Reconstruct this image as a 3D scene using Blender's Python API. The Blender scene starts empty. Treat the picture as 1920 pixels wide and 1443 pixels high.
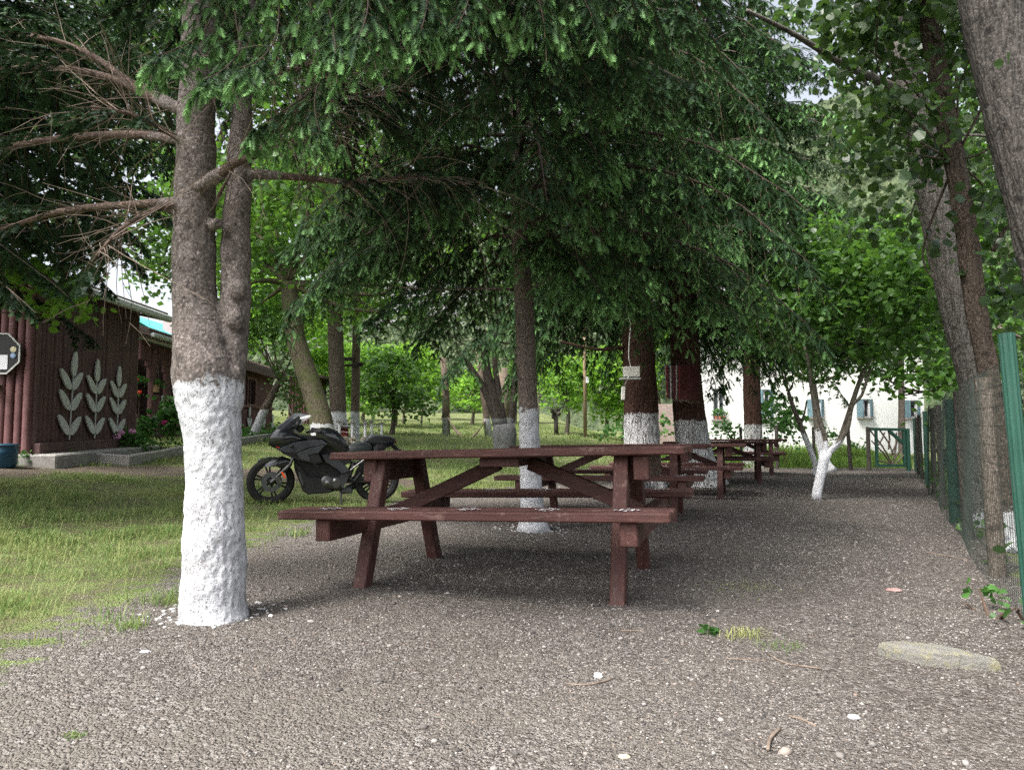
import bpy, math, random
import numpy as np
from mathutils import Vector, Matrix, noise as mnoise
R = math.radians
SC = bpy.context.scene
COL = SC.collection
# ---------------------------------------------------------------- camera, sky, sun, exposure
CAMH, F, HX, HY, PITCH = 0.85, 1397.0, 960.0, 721.5, R(4.03)
cd = bpy.data.cameras.new("camera"); cam = bpy.data.objects.new("camera", cd); COL.objects.link(cam)
cam.location = (0, 0, CAMH); cam.rotation_euler = (R(90) + PITCH, 0, 0)
cd.sensor_fit = 'HORIZONTAL'; cd.sensor_width = 36; cd.lens = 36 * F / 1920; cd.clip_start = 0.05; cd.clip_end = 2000
SC.camera = cam
SUN_EL, SUN_AZ = 57, 226          # azimuth clockwise from +Y: high, from the left and a little behind the camera
w = bpy.data.worlds.new("World"); SC.world = w; w.use_nodes = True
nt = w.node_tree; bg = nt.nodes['Background']
sky = nt.nodes.new('ShaderNodeTexSky'); sky.sky_type = 'NISHITA'; sky.sun_disc = False
sky.sun_elevation = R(SUN_EL); sky.sun_rotation = R(SUN_AZ); sky.dust_density = 6.0; sky.air_density = 1.0; sky.ozone_density = 1.0
bw_ = nt.nodes.new('ShaderNodeRGBToBW'); mx_ = nt.nodes.new('ShaderNodeMix'); mx_.data_type = 'RGBA'; mx_.inputs[0].default_value = .72     # a milky, overcast sky
nt.links.new(sky.outputs[0], bw_.inputs[0]); nt.links.new(sky.outputs[0], mx_.inputs[6]); nt.links.new(bw_.outputs[0], mx_.inputs[7])
nt.links.new(mx_.outputs[2], bg.inputs[0]); bg.inputs[1].default_value = 0.15
sl = bpy.data.lights.new("sun", 'SUN'); so = bpy.data.objects.new("sun", sl); COL.objects.link(so)
sl.energy = 1.9; sl.angle = R(14); sl.color = (1.0, 0.96, 0.90)
a = R(SUN_AZ); so.rotation_euler = Vector((-math.sin(a) * math.cos(R(SUN_EL)), -math.cos(a) * math.cos(R(SUN_EL)), -math.sin(R(SUN_EL)))).to_track_quat('-Z', 'Y').to_euler()
so.location = (0, -5, 12)
SC.view_settings.view_transform = 'Standard'; SC.view_settings.look = 'None'; SC.view_settings.gamma = 1.0
SC.view_settings.exposure = 1.7
SC.render.engine = 'CYCLES'
cy = SC.cycles
cy.max_bounces = 5; cy.diffuse_bounces = 3; cy.glossy_bounces = 2; cy.transmission_bounces = 4; cy.transparent_max_bounces = 6
cy.use_denoising = False; cy.sample_clamp_indirect = 4; cy.sample_clamp_direct = 12
cy.caustics_reflective = False; cy.caustics_refractive = False

# ---------------------------------------------------------------- geometry of the place
def ray(px, py):
    u = (px - HX) / F; v = -(py - HY) / F
    return np.array([u, math.cos(PITCH) - math.sin(PITCH) * v, math.sin(PITCH) + math.cos(PITCH) * v])
def P(px, py, Y):
    d = ray(px, py); return np.array([0, 0, CAMH]) + d * (Y / d[1])
def PR(px, py, w_, Y):                # point and radius of a trunk seen w_ pixels wide
    p = P(px, py, Y); return p, w_ * 0.5 * Y / F
EDGE = np.array([(-1.9, -4), (-1.85, 0.0), (-1.95, 2.9), (-2.15, 5.6), (-2.1, 7.8), (-1.35, 10.6), (0.7, 14), (2.8, 17.4), (5.0, 20.2), (7.2, 21.0), (10.2, 20.6), (12.0, 20.4)])
FA, FD = np.array([2.0, 2.83]), np.array([0.452, 0.892])       # fence: a point and its direction
def sstep(a, b, x):
    t = np.clip((x - a) / (b - a), 0, 1); return t * t * (3 - 2 * t)
def edge_dist(x, y):                   # signed distance past the gravel's edge, positive on the lawn
    x = np.asarray(x, float); y = np.asarray(y, float)
    best = np.full(x.shape, 1e9); sgn = np.ones(x.shape)
    for (x0, y0), (x1, y1) in zip(EDGE[:-1], EDGE[1:]):
        dx, dy = x1 - x0, y1 - y0; L2 = dx * dx + dy * dy
        t = np.clip(((x - x0) * dx + (y - y0) * dy) / L2, 0, 1)
        d = np.hypot(x - x0 - t * dx, y - y0 - t * dy); s = np.sign(dx * (y - y0) - dy * (x - x0))
        m = d < best - 1e-9; best = np.where(m, d, best); sgn = np.where(m, s, sgn)
    return best * sgn
def fence_dist(x, y):                  # positive beyond the fence (to its right)
    return (np.asarray(x, float) - FA[0]) * FD[1] - (np.asarray(y, float) - FA[1]) * FD[0]
def H(x, y):
    x = np.asarray(x, float); y = np.asarray(y, float)
    t = np.maximum(edge_dist(x, y), 0); fd = fence_dist(x, y)
    h = 0.09 * np.clip(t - 1.0, 0, 6) + 0.062 * np.clip(t - 7, 0, 40)
    h = h * (1 - 0.5 * sstep(2.5, 7, x)) * (1 - sstep(-1.5, 0.3, fd))
    h = h - 0.35 * sstep(0.2, 1.6, fd)
    h = h + 0.012 * np.sin(x * 1.7 + 0.6 * y) * np.sin(y * 1.3 - 0.4 * x) * sstep(1, 3, np.hypot(x, y - 3))
    return h
def G(px, py):                         # where the ray meets the ground
    d = ray(px, py); o = np.array([0, 0, CAMH]); lo = 0.5
    ts = np.linspace(0.5, 90, 6000); pts = o + d * ts[:, None]
    below = pts[:, 2] < H(pts[:, 0], pts[:, 1])
    i = int(np.argmax(below)); return pts[i] if below.any() else pts[-1]
def ground(x, y): return np.array([x, y, float(H(x, y))])

# ---------------------------------------------------------------- objects and their properties
WL = {}
def tag(o, label=None, cat=None, group=None, kind=None):
    if label: o['label'] = label
    if cat: o['category'] = cat
    if group: o['group'] = group
    if kind: o['kind'] = kind
    return o
def thing(name, label, cat, loc=(0, 0, 0), rotz=0.0, group=None):
    o = bpy.data.objects.new(name, None); COL.objects.link(o); o.location = [float(v) for v in loc]; o.rotation_euler = (0, 0, rotz)
    o.empty_display_size = 0.1; WL[o.name] = np.array(loc, float); return tag(o, label, cat, group)
def link_mesh(name, me, parent=None, mats=()):
    o = bpy.data.objects.new(name, me); COL.objects.link(o)
    for m in mats: me.materials.append(m)
    if parent is not None:
        o.parent = parent; WL[o.name] = WL[parent.name]
    return o
def copy_tree(o, parent=None):
    c = o.copy(); COL.objects.link(c)
    if parent is not None: c.parent = parent
    for ch in list(o.children): copy_tree(ch, c)
    return c
def nrm(v):
    v = np.asarray(v, float); return v / (np.linalg.norm(v, axis=-1, keepdims=True) + 1e-12)

class MB:
    """collects shapes, then links them as one mesh object"""
    def __init__(s): s.v = []; s.f = []; s.mi = []; s.m = 0
    def add(s, vs, fs):
        n = len(s.v); s.v += [tuple(map(float, p)) for p in vs]; s.f += [tuple(i + n for i in f) for f in fs]; s.mi += [s.m] * len(fs); return s
    def box(s, c, size, ax=None, ay=None, bev=0.0):
        """box centred at c, edges along ax (x), ay (y)"""
        ax = nrm(ax if ax is not None else (1, 0, 0)); ay = np.array(ay if ay is not None else (0, 1, 0), float)
        ay = nrm(ay - ax * ay.dot(ax)); az = np.cross(ax, ay); c = np.array(c, float); hx, hy, hz = [q / 2 for q in size]
        if bev <= 0:
            vs = [c + ax * a * hx + ay * b * hy + az * d * hz for a in (-1, 1) for b in (-1, 1) for d in (-1, 1)]
            return s.add(vs, [(0, 1, 3, 2), (4, 6, 7, 5), (0, 4, 5, 1), (2, 3, 7, 6), (0, 2, 6, 4), (1, 5, 7, 3)])
        b = min(bev, hx * .49, hy * .49, hz * .49); vs = []; idx = {}
        for sx in (-1, 1):
            for sy in (-1, 1):
                for sz in (-1, 1):
                    for k in range(3):
                        q = [hx - b, hy - b, hz - b]; q[k] += b
                        idx[(sx, sy, sz, k)] = len(vs); vs.append(c + ax * sx * q[0] + ay * sy * q[1] + az * sz * q[2])
        fs = []
        for k in range(3):
            i, j = [(1, 2), (2, 0), (0, 1)][k]
            for sg in (-1, 1):
                loop = []
                for (p, q) in ((-1, -1), (1, -1), (1, 1), (-1, 1)):
                    t = [0, 0, 0]; t[k] = sg; t[i] = p; t[j] = q; loop.append(idx[(t[0], t[1], t[2], k)])
                fs.append(tuple(loop if sg > 0 else loop[::-1]))
        for k in range(3):
            i, j = [(1, 2), (2, 0), (0, 1)][k]
            for p in (-1, 1):
                for q in (-1, 1):
                    t = [0, 0, 0]; t[i] = p; t[j] = q; A = []
                    for e in (-1, 1):
                        t[k] = e; A.append((idx[(*t, i)], idx[(*t, j)]))
                    fs.append((A[0][0], A[1][0], A[1][1], A[0][1]) if p * q > 0 else (A[0][1], A[1][1], A[1][0], A[0][0]))
        for key in [(x, y, z) for x in (-1, 1) for y in (-1, 1) for z in (-1, 1)]:
            t = tuple(idx[(*key, k)] for k in range(3)); fs.append(t if key[0] * key[1] * key[2] > 0 else t[::-1])
        return s.add(vs, fs)
    def beam(s, a, b, wd, ht, up=(0, 0, 1), bev=0.0):
        a = np.array(a, float); b = np.array(b, float); d = b - a; up = np.array(up, float)
        side = nrm(np.cross(up, d)); return s.box((a + b) / 2, (np.linalg.norm(d), wd, ht), d, side, bev)
    def tube(s, pts, rad, n=8, caps=True, disp=None, sq=1.0):
        pts = np.array(pts, float); m = len(pts); rad = np.full(m, rad) if np.isscalar(rad) else np.array(rad, float)
        tg = nrm(np.gradient(pts, axis=0)); ref = np.array([1.0, 0, 0]) if abs(tg[0][0]) < .8 else np.array([0, 1.0, 0])
        base = len(s.v); vs = []; u = nrm(np.cross(tg[0], ref))
        for i in range(m):
            u = nrm(u - tg[i] * u.dot(tg[i])); v = np.cross(tg[i], u)
            for k in range(n):
                th = 2 * math.pi * k / n; r = rad[i]
                if disp is not None: r = r + disp(th, pts[i], rad[i])
                vs.append(pts[i] + u * math.cos(th) * r + v * math.sin(th) * r * sq)
        fs = [(i * n + k, i * n + (k + 1) % n, (i + 1) * n + (k + 1) % n, (i + 1) * n + k) for i in range(m - 1) for k in range(n)]
        if caps: fs += [tuple(range(n))[::-1], tuple((m - 1) * n + k for k in range(n))]
        return s.add(vs, fs)
    def lathe(s, c, prof, ax=(0, 0, 1), n=16, caps=True):
        """prof = [(radius, height)] turned about ax through c"""
        ax = nrm(ax); ref = np.array([1.0, 0, 0]) if abs(ax[0]) < .8 else np.array([0, 1.0, 0])
        u = nrm(np.cross(ax, ref)); v = np.cross(ax, u); c = np.array(c, float); vs = []
        for r, h in prof:
            for k in range(n):
                th = 2 * math.pi * k / n; vs.append(c + ax * h + (u * math.cos(th) + v * math.sin(th)) * r)
        m = len(prof)
        fs = [(i * n + k, i * n + (k + 1) % n, (i + 1) * n + (k + 1) % n, (i + 1) * n + k) for i in range(m - 1) for k in range(n)]
        if caps: fs += [tuple(range(n))[::-1], tuple((m - 1) * n + k for k in range(n))]
        return s.add(vs, fs)
    def prism(s, poly, c, ax, ay, th):
        """outline poly in the plane (ax, ay) at c, th thick along the normal"""
        ax = nrm(ax); ay = nrm(ay); nn = np.cross(ax, ay); c = np.array(c, float); n = len(poly)
        A = [c + ax * p[0] + ay * p[1] - nn * th / 2 for p in poly]; B = [q + nn * th for q in A]
        return s.add(A + B, [tuple(range(n))[::-1], tuple(range(n, 2 * n))] + [(i, (i + 1) % n, (i + 1) % n + n, i + n) for i in range(n)])
    def loft(s, rings, caps=True):
        n = len(rings[0]); m = len(rings)
        fs = [(i * n + k, i * n + (k + 1) % n, (i + 1) * n + (k + 1) % n, (i + 1) * n + k) for i in range(m - 1) for k in range(n)]
        if caps: fs += [tuple(range(n))[::-1], tuple((m - 1) * n + k for k in range(n))]
        return s.add([p for r in rings for p in r], fs)
    def ball(s, c, r, n=8, sc=(1, 1, 1), jit=0.0, rng=None):
        c = np.array(c, float); vs = [c + np.array([0, 0, -r * sc[2]])]; m = max(3, n // 2)
        for i in range(1, m):
            ph = -math.pi / 2 + math.pi * i / m
            for k in range(n):
                th = 2 * math.pi * k / n; j = 1 + (rng.uniform(-jit, jit) if rng else 0)
                vs.append(c + np.array([math.cos(ph) * math.cos(th) * sc[0], math.cos(ph) * math.sin(th) * sc[1], math.sin(ph) * sc[2]]) * r * j)
        vs.append(c + np.array([0, 0, r * sc[2]])); t = len(vs) - 1
        fs = [(0, 1 + (k + 1) % n, 1 + k) for k in range(n)]
        fs += [(1 + i * n + k, 1 + i * n + (k + 1) % n, 1 + (i + 1) * n + (k + 1) % n, 1 + (i + 1) * n + k) for i in range(m - 2) for k in range(n)]
        fs += [(1 + (m - 2) * n + k, 1 + (m - 2) * n + (k + 1) % n, t) for k in range(n)]
        return s.add(vs, fs)
    def build(s, name, mats, parent=None, local=False, smooth=False, angle=None):
        me = bpy.data.meshes.new(name); off = np.zeros(3)
        if parent is not None and not local: off = WL[parent.name]
        me.from_pydata([(p[0] - off[0], p[1] - off[1], p[2] - off[2]) for p in s.v], [], s.f); me.update()
        mats = mats if isinstance(mats, (list, tuple)) else [mats]
        o = link_mesh(name, me, parent, mats)
        if len(mats) > 1: me.polygons.foreach_set('material_index', s.mi)
        if smooth:
            me.polygons.foreach_set('use_smooth', [True] * len(me.polygons))
            if angle: me.set_sharp_from_angle(angle=R(angle))
        return o

def tri_mesh(name, V, mats, parent=None, tint=None, smooth=False, quads=False):
    """V (n,3,3) separate triangles, or (n,4,3) separate quads, as one mesh"""
    k = V.shape[1]; n = len(V); off = WL[parent.name] if parent is not None else np.zeros(3)
    me = bpy.data.meshes.new(name); me.vertices.add(n * k); me.loops.add(n * k); me.polygons.add(n)
    me.vertices.foreach_set('co', (V.reshape(-1, 3) - off).astype(np.float32).ravel())
    me.loops.foreach_set('vertex_index', np.arange(n * k, dtype=np.int32))
    me.polygons.foreach_set('loop_start', np.arange(0, n * k, k, dtype=np.int32))
    if tint is not None:
        at = me.attributes.new('tint', 'FLOAT', 'POINT'); at.data.foreach_set('value', np.repeat(tint, k).astype(np.float32))
    me.update(); me.validate()
    return link_mesh(name, me, parent, mats if isinstance(mats, (list, tuple)) else [mats])
def idx_mesh(name, V, Fc, mats, parent=None, attrs=None, smooth=False):
    """V (n,3) vertices, Fc (m,k) faces as one mesh"""
    off = WL[parent.name] if parent is not None else np.zeros(3); m, k = Fc.shape
    me = bpy.data.meshes.new(name); me.vertices.add(len(V)); me.loops.add(m * k); me.polygons.add(m)
    me.vertices.foreach_set('co', (V - off).astype(np.float32).ravel()); me.loops.foreach_set('vertex_index', Fc.astype(np.int32).ravel())
    me.polygons.foreach_set('loop_start', np.arange(0, m * k, k, dtype=np.int32))
    for nm, val in (attrs or {}).items():
        at = me.attributes.new(nm, 'FLOAT', 'POINT'); at.data.foreach_set('value', np.asarray(val, np.float32))
    if smooth: me.polygons.foreach_set('use_smooth', np.ones(m, dtype=bool))
    me.update(); return link_mesh(name, me, parent, mats if isinstance(mats, (list, tuple)) else [mats])

# ---------------------------------------------------------------- materials
class NT:
    def __init__(s, name):
        s.m = bpy.data.materials.new(name); s.m.use_nodes = True; s.t = s.m.node_tree; s.p = s.t.nodes['Principled BSDF']; s.out = s.t.nodes['Material Output']
    def n(s, t, **kw):
        x = s.t.nodes.new(t)
        for k, v in kw.items(): setattr(x, k, v)
        return x
    def l(s, a, b): s.t.links.new(a, b)
    def val(s, sock, v):
        if hasattr(v, 'is_linked') or isinstance(v, bpy.types.NodeSocket): s.l(v, sock)
        else: sock.default_value = v
    def coord(s, kind='Object', scale=(1, 1, 1)):
        c = s.n('ShaderNodeTexCoord'); mp = s.n('ShaderNodeMapping'); mp.inputs['Scale'].default_value = scale; s.l(c.outputs[kind], mp.inputs[0]); return mp.outputs[0]
    def noise(s, vec, scale, detail=4, rough=.6, dist=0.0):
        x = s.n('ShaderNodeTexNoise'); s.l(vec, x.inputs['Vector']); x.inputs['Scale'].default_value = scale; x.inputs['Detail'].default_value = detail
        x.inputs['Roughness'].default_value = rough; x.inputs['Distortion'].default_value = dist; return x.outputs['Fac']
    def voro(s, vec, scale, feature='F1', out='Distance', rnd=1.0):
        x = s.n('ShaderNodeTexVoronoi', feature=feature); s.l(vec, x.inputs['Vector']); x.inputs['Scale'].default_value = scale; x.inputs['Randomness'].default_value = rnd; return x.outputs[out]
    def ramp(s, fac, stops):
        x = s.n('ShaderNodeValToRGB'); e = x.color_ramp.elements
        while len(e) < len(stops): e.new(0.5)
        for el, (p, c) in zip(e, stops):
            el.position = p; el.color = (*c, 1) if not np.isscalar(c) else (c, c, c, 1)
        s.l(fac, x.inputs[0]); return x.outputs[0]
    def mix(s, fac, a, b, mode='MIX'):
        x = s.n('ShaderNodeMix', data_type='RGBA', blend_type=mode); s.val(x.inputs[0], fac)
        for sk, v in ((x.inputs[6], a), (x.inputs[7], b)):
            if isinstance(v, bpy.types.NodeSocket): s.l(v, sk)
            else: sk.default_value = (*v, 1)
        return x.outputs[2]
    def math(s, op, a, b=0.0, c=None):
        x = s.n('ShaderNodeMath', operation=op); s.val(x.inputs[0], a); s.val(x.inputs[1], b)
        if c is not None: s.val(x.inputs[2], c)
        return x.outputs[0]
    def attr(s, name): return s.n('ShaderNodeAttribute', attribute_name=name).outputs['Fac']
    def bump(s, h, strength=.5, dist=.01, prev=None):
        x = s.n('ShaderNodeBump'); x.inputs['Strength'].default_value = strength; x.inputs['Distance'].default_value = dist; s.l(h, x.inputs['Height'])
        if prev is not None: s.l(prev, x.inputs['Normal'])
        return x.outputs[0]
    def fin(s, color, rough=.8, normal=None, spec=.3, metal=0.0):
        s.val(s.p.inputs['Base Color'], color if isinstance(color, bpy.types.NodeSocket) else (*color, 1)); s.val(s.p.inputs['Roughness'], rough)
        s.p.inputs['Specular IOR Level'].default_value = spec; s.p.inputs['Metallic'].default_value = metal
        if normal is not None: s.l(normal, s.p.inputs['Normal'])
        return s.m

def pmat(name, c1, c2, scale=8, stretch=(1, 1, 1), rough=.75, bump=.3, dist=.004, detail=5, spec=.3, metal=0.0, kind='Object', fine=None):
    t = NT(name); v = t.coord(kind, stretch); n1 = t.noise(v, scale, detail); c = t.ramp(n1, [(.3, c1), (.7, c2)])
    if fine:
        n2 = t.noise(v, scale * 9, 3); c = t.mix(t.ramp(n2, [(.45, 0.0), (.7, fine[0])]), c, fine[1])
    return t.fin(c, rough, t.bump(n1, bump, dist) if bump else None, spec, metal)
def leafmat(name, c0, c1, trans=.35, rough=.5, spec=.25, tcol=None):
    """foliage: colour runs from c0 to c1 with each leaf's own tint; part of the light passes through"""
    t = NT(name); c = t.mix(t.attr('tint'), c0, c1); t.fin(c, rough, None, spec)
    tr = t.n('ShaderNodeBsdfTranslucent'); t.l(t.mix(.6, c, tcol or tuple(min(1, x * 1.6) for x in c1)), tr.inputs[0])
    mx = t.n('ShaderNodeMixShader'); mx.inputs[0].default_value = trans; t.l(t.p.outputs[0], mx.inputs[1]); t.l(tr.outputs[0], mx.inputs[2]); t.l(mx.outputs[0], t.out.inputs[0])
    return t.m
def bark(name, c_dark, c_light, zwhite=None, stretch=(1, 1, .35), scale=14, furrow=.6, dirt=.35, wave=.05, white=(.53, .54, .565), moss=None, streak=False):
    """bark with plates and furrows; below zwhite it has been limewashed, worn through in flakes"""
    t = NT(name); v = t.coord('Object', stretch); v1 = t.coord('Object')
    n1 = t.noise(v, scale, 6, .65, .6); vo = t.voro(v, scale * 1.3, 'DISTANCE_TO_EDGE'); n3 = t.noise(v1, 70, 3)
    h = t.math('ADD', t.math('MULTIPLY', n1, 1.0), t.math('MULTIPLY', t.math('MINIMUM', vo, .25), furrow * 2))
    c = t.ramp(n1, [(.28, c_dark), (.72, c_light)])
    c = t.mix(t.ramp(vo, [(0.0, furrow), (.12, 0.0)]), c, tuple(x * .3 for x in c_dark))
    c = t.mix(t.ramp(n3, [(.50, 0.0), (.68, .75)]), c, tuple(min(.6, x * 1.7) for x in c_light)); c = t.mix(t.ramp(t.noise(v1, 48, 4, .7), [(.34, .8), (.45, 0.0)]), c, tuple(x * .35 for x in c_dark)); c = t.mix(t.ramp(t.voro(v1, 7.5), [(.10, .75), (.24, 0.0)]), c, tuple(x * .5 for x in c_dark))
    if moss: c = t.mix(t.ramp(t.noise(v1, 3.2, 4), [(.5, 0.0), (.62, moss[1])]), c, moss[0])
    if zwhite is not None:
        sep = t.n('ShaderNodeSeparateXYZ'); t.l(v1, sep.inputs[0])
        z = t.math('ADD', sep.outputs[2], t.math('MULTIPLY', t.math('SUBTRACT', t.noise(v1, 12, 5, .7), .5), wave * 7))
        m = t.ramp(t.math('SUBTRACT', zwhite + .5, z), [(.49, 0.0), (.51, 1.0)])
        chips = t.ramp(t.noise(t.coord('Object', (1, 1, .09 if streak else .6)), 34 if streak else 60, 6, .8, 1.6), [(.42, 0.0), (.49, 1.0)] if streak else [(.365, 0.0), (.42, 1.0)])
        chips = t.math('MULTIPLY', chips, t.ramp(t.noise(t.coord('Object', (1, 1, .8)), 23, 4, .6, 2.5), [(.30, 0.0), (.36, 1.0)]))
        worn = t.ramp(t.noise(v1, 5, 4), [(.25, 1 - dirt), (.5, 1.0)])
        m = t.math('MULTIPLY', m, t.math('MULTIPLY', chips, worn))
        wc = t.ramp(t.noise(v1, 20, 5, .7), [(.35, tuple(x * .74 for x in white)), (.6, white)])
        c = t.mix(m, c, wc); h = t.math('ADD', h, t.math('MULTIPLY', m, .35))
    return t.fin(c, .9, t.bump(h, .9, .012), .15)
# ---------------------------------------------------------------- the ground
def ground_mat():
    t = NT('ground'); v = t.coord('Object'); ed = t.attr('edge'); big = t.noise(v, .9, 4); mid = t.noise(v, 5, 5); fine = t.noise(v, 38, 4, .7)
    e = t.math('ADD', ed, t.math('MULTIPLY', t.math('SUBTRACT', mid, .5), 1.5)); e = t.math('ADD', e, t.math('MULTIPLY', t.math('SUBTRACT', fine, .5), .7))
    lawn = t.ramp(t.math('ADD', e, .5), [(.42, 0.0), (.62, 1.0)])
    vc = t.voro(v, 125, 'F1', 'Color'); vd = t.voro(v, 125); vc2 = t.voro(v, 58, 'F1', 'Color'); vd2 = t.voro(v, 58)
    bw = t.n('ShaderNodeSeparateColor'); t.l(vc, bw.inputs[0]); bw2 = t.n('ShaderNodeSeparateColor'); t.l(vc2, bw2.inputs[0])
    st = t.ramp(bw.outputs[0], [(0.0, (.034, .030, .028)), (.35, (.105, .094, .086)), (.7, (.175, .160, .147)), (1.0, (.38, .36, .335))])
    st2 = t.ramp(bw2.outputs[1], [(0.0, (.055, .05, .048)), (.6, (.17, .157, .149)), (1.0, (.36, .35, .335))])
    st = t.mix(t.ramp(bw2.outputs[0], [(.62, 0.0), (.66, 1.0)]), st, st2)
    dust = t.mix(fine, (.105, .092, .080), (.20, .182, .158))
    dm = t.ramp(t.math('ADD', t.math('MULTIPLY', big, .7), t.math('MULTIPLY', mid, .3)), [(.42, .9), (.62, .15)])
    grav = t.mix(dm, st, dust)
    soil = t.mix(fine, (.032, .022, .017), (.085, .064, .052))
    grav = t.mix(t.math('MULTIPLY', t.attr('dark_ground'), t.ramp(mid, [(.25, .35), (.6, 1.0)])), grav, t.mix(.45, soil, st))
    turf = t.mix(t.ramp(big, [(.35, 0.0), (.65, 1.0)]), (.070, .125, .032), (.19, .24, .085)); turf = t.mix(t.ramp(t.math('ADD', t.math('MULTIPLY', fine, .5), t.math('MULTIPLY', mid, .5)), [(.40, .9), (.58, 0.0)]), turf, (.115, .088, .062))
    c = t.mix(lawn, grav, turf)
    dirt = t.mix(mid, (.075, .058, .047), (.155, .125, .105))
    c = t.mix(t.ramp(t.math('ADD', t.attr('path'), t.math('MULTIPLY', t.math('SUBTRACT', mid, .5), .9)), [(.4, 0.0), (.6, .9)]), c, dirt)
    h = t.math('SUBTRACT', t.math('MULTIPLY', fine, .6), t.math('ADD', t.math('MULTIPLY', vd, .6), t.math('MULTIPLY', vd2, .7)))
    return t.fin(c, .95, t.bump(h, 1.0, .02), .12)
M_GROUND = ground_mat()
PATHL = np.array([(-14, 9.7), (-9, 9.9), (-7.1, 10.3), (-6.4, 11.1), (-5.5, 12.1), (-4.2, 12.8), (-2.2, 12.9)])
def poly_dist(x, y, pl):
    best = np.full(np.shape(x), 1e9)
    for (x0, y0), (x1, y1) in zip(pl[:-1], pl[1:]):
        dx, dy = x1 - x0, y1 - y0; t = np.clip(((x - x0) * dx + (y - y0) * dy) / (dx * dx + dy * dy), 0, 1)
        best = np.minimum(best, np.hypot(x - x0 - t * dx, y - y0 - t * dy))
    return best
def make_ground():
    def axis(lo, hi, d0, k):
        p = [0.0]
        while p[-1] < hi: p.append(p[-1] + d0 + k * p[-1])
        q = [0.0]
        while q[-1] > lo: q.append(q[-1] - d0 - k * abs(q[-1]))
        return np.array(q[:0:-1] + p)
    xs = axis(-90, 90, .06, .03); ys = axis(-12, 110, .06, .02)
    X, Y = np.meshgrid(xs, ys); Z = H(X, Y); ed = edge_dist(X, Y); fd = fence_dist(X, Y)
    mn = np.array([mnoise.noise((x * 9, y * 9, 0)) for x, y in zip(X.ravel(), Y.ravel())]).reshape(X.shape)
    Z = Z + mn * .004 * (np.hypot(X, Y) < 14)
    e = np.where(fd > 0.15, .6, ed)
    path = 1 - sstep(.35, 1.15, poly_dist(X, Y, PATHL))
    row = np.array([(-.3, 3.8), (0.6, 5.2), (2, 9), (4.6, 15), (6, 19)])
    dark_g = (1 - sstep(.6, 2.2, poly_dist(X, Y, row))) * .75 + sstep(-1.6, -.2, fd) * .8 + sstep(5, 9, Y) * .5  # browner, darker ground along the table row, beside the fence and farther back
    n, m = X.shape; idx = np.arange(n * m).reshape(n, m); q = np.stack([idx[:-1, :-1], idx[:-1, 1:], idx[1:, 1:], idx[1:, :-1]], -1).reshape(-1, 4)
    V = np.stack([X, Y, Z], -1).reshape(-1, 3); ec = e.ravel()[q].mean(1); at = dict(edge=np.clip(e, -3, 3).ravel(), path=path.ravel(), dark_ground=np.clip(dark_g, 0, 1).ravel())
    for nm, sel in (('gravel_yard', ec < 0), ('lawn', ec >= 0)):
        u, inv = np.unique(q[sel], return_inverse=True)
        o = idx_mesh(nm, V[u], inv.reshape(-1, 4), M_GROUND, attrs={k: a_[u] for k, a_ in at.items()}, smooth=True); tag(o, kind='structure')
make_ground()

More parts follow.
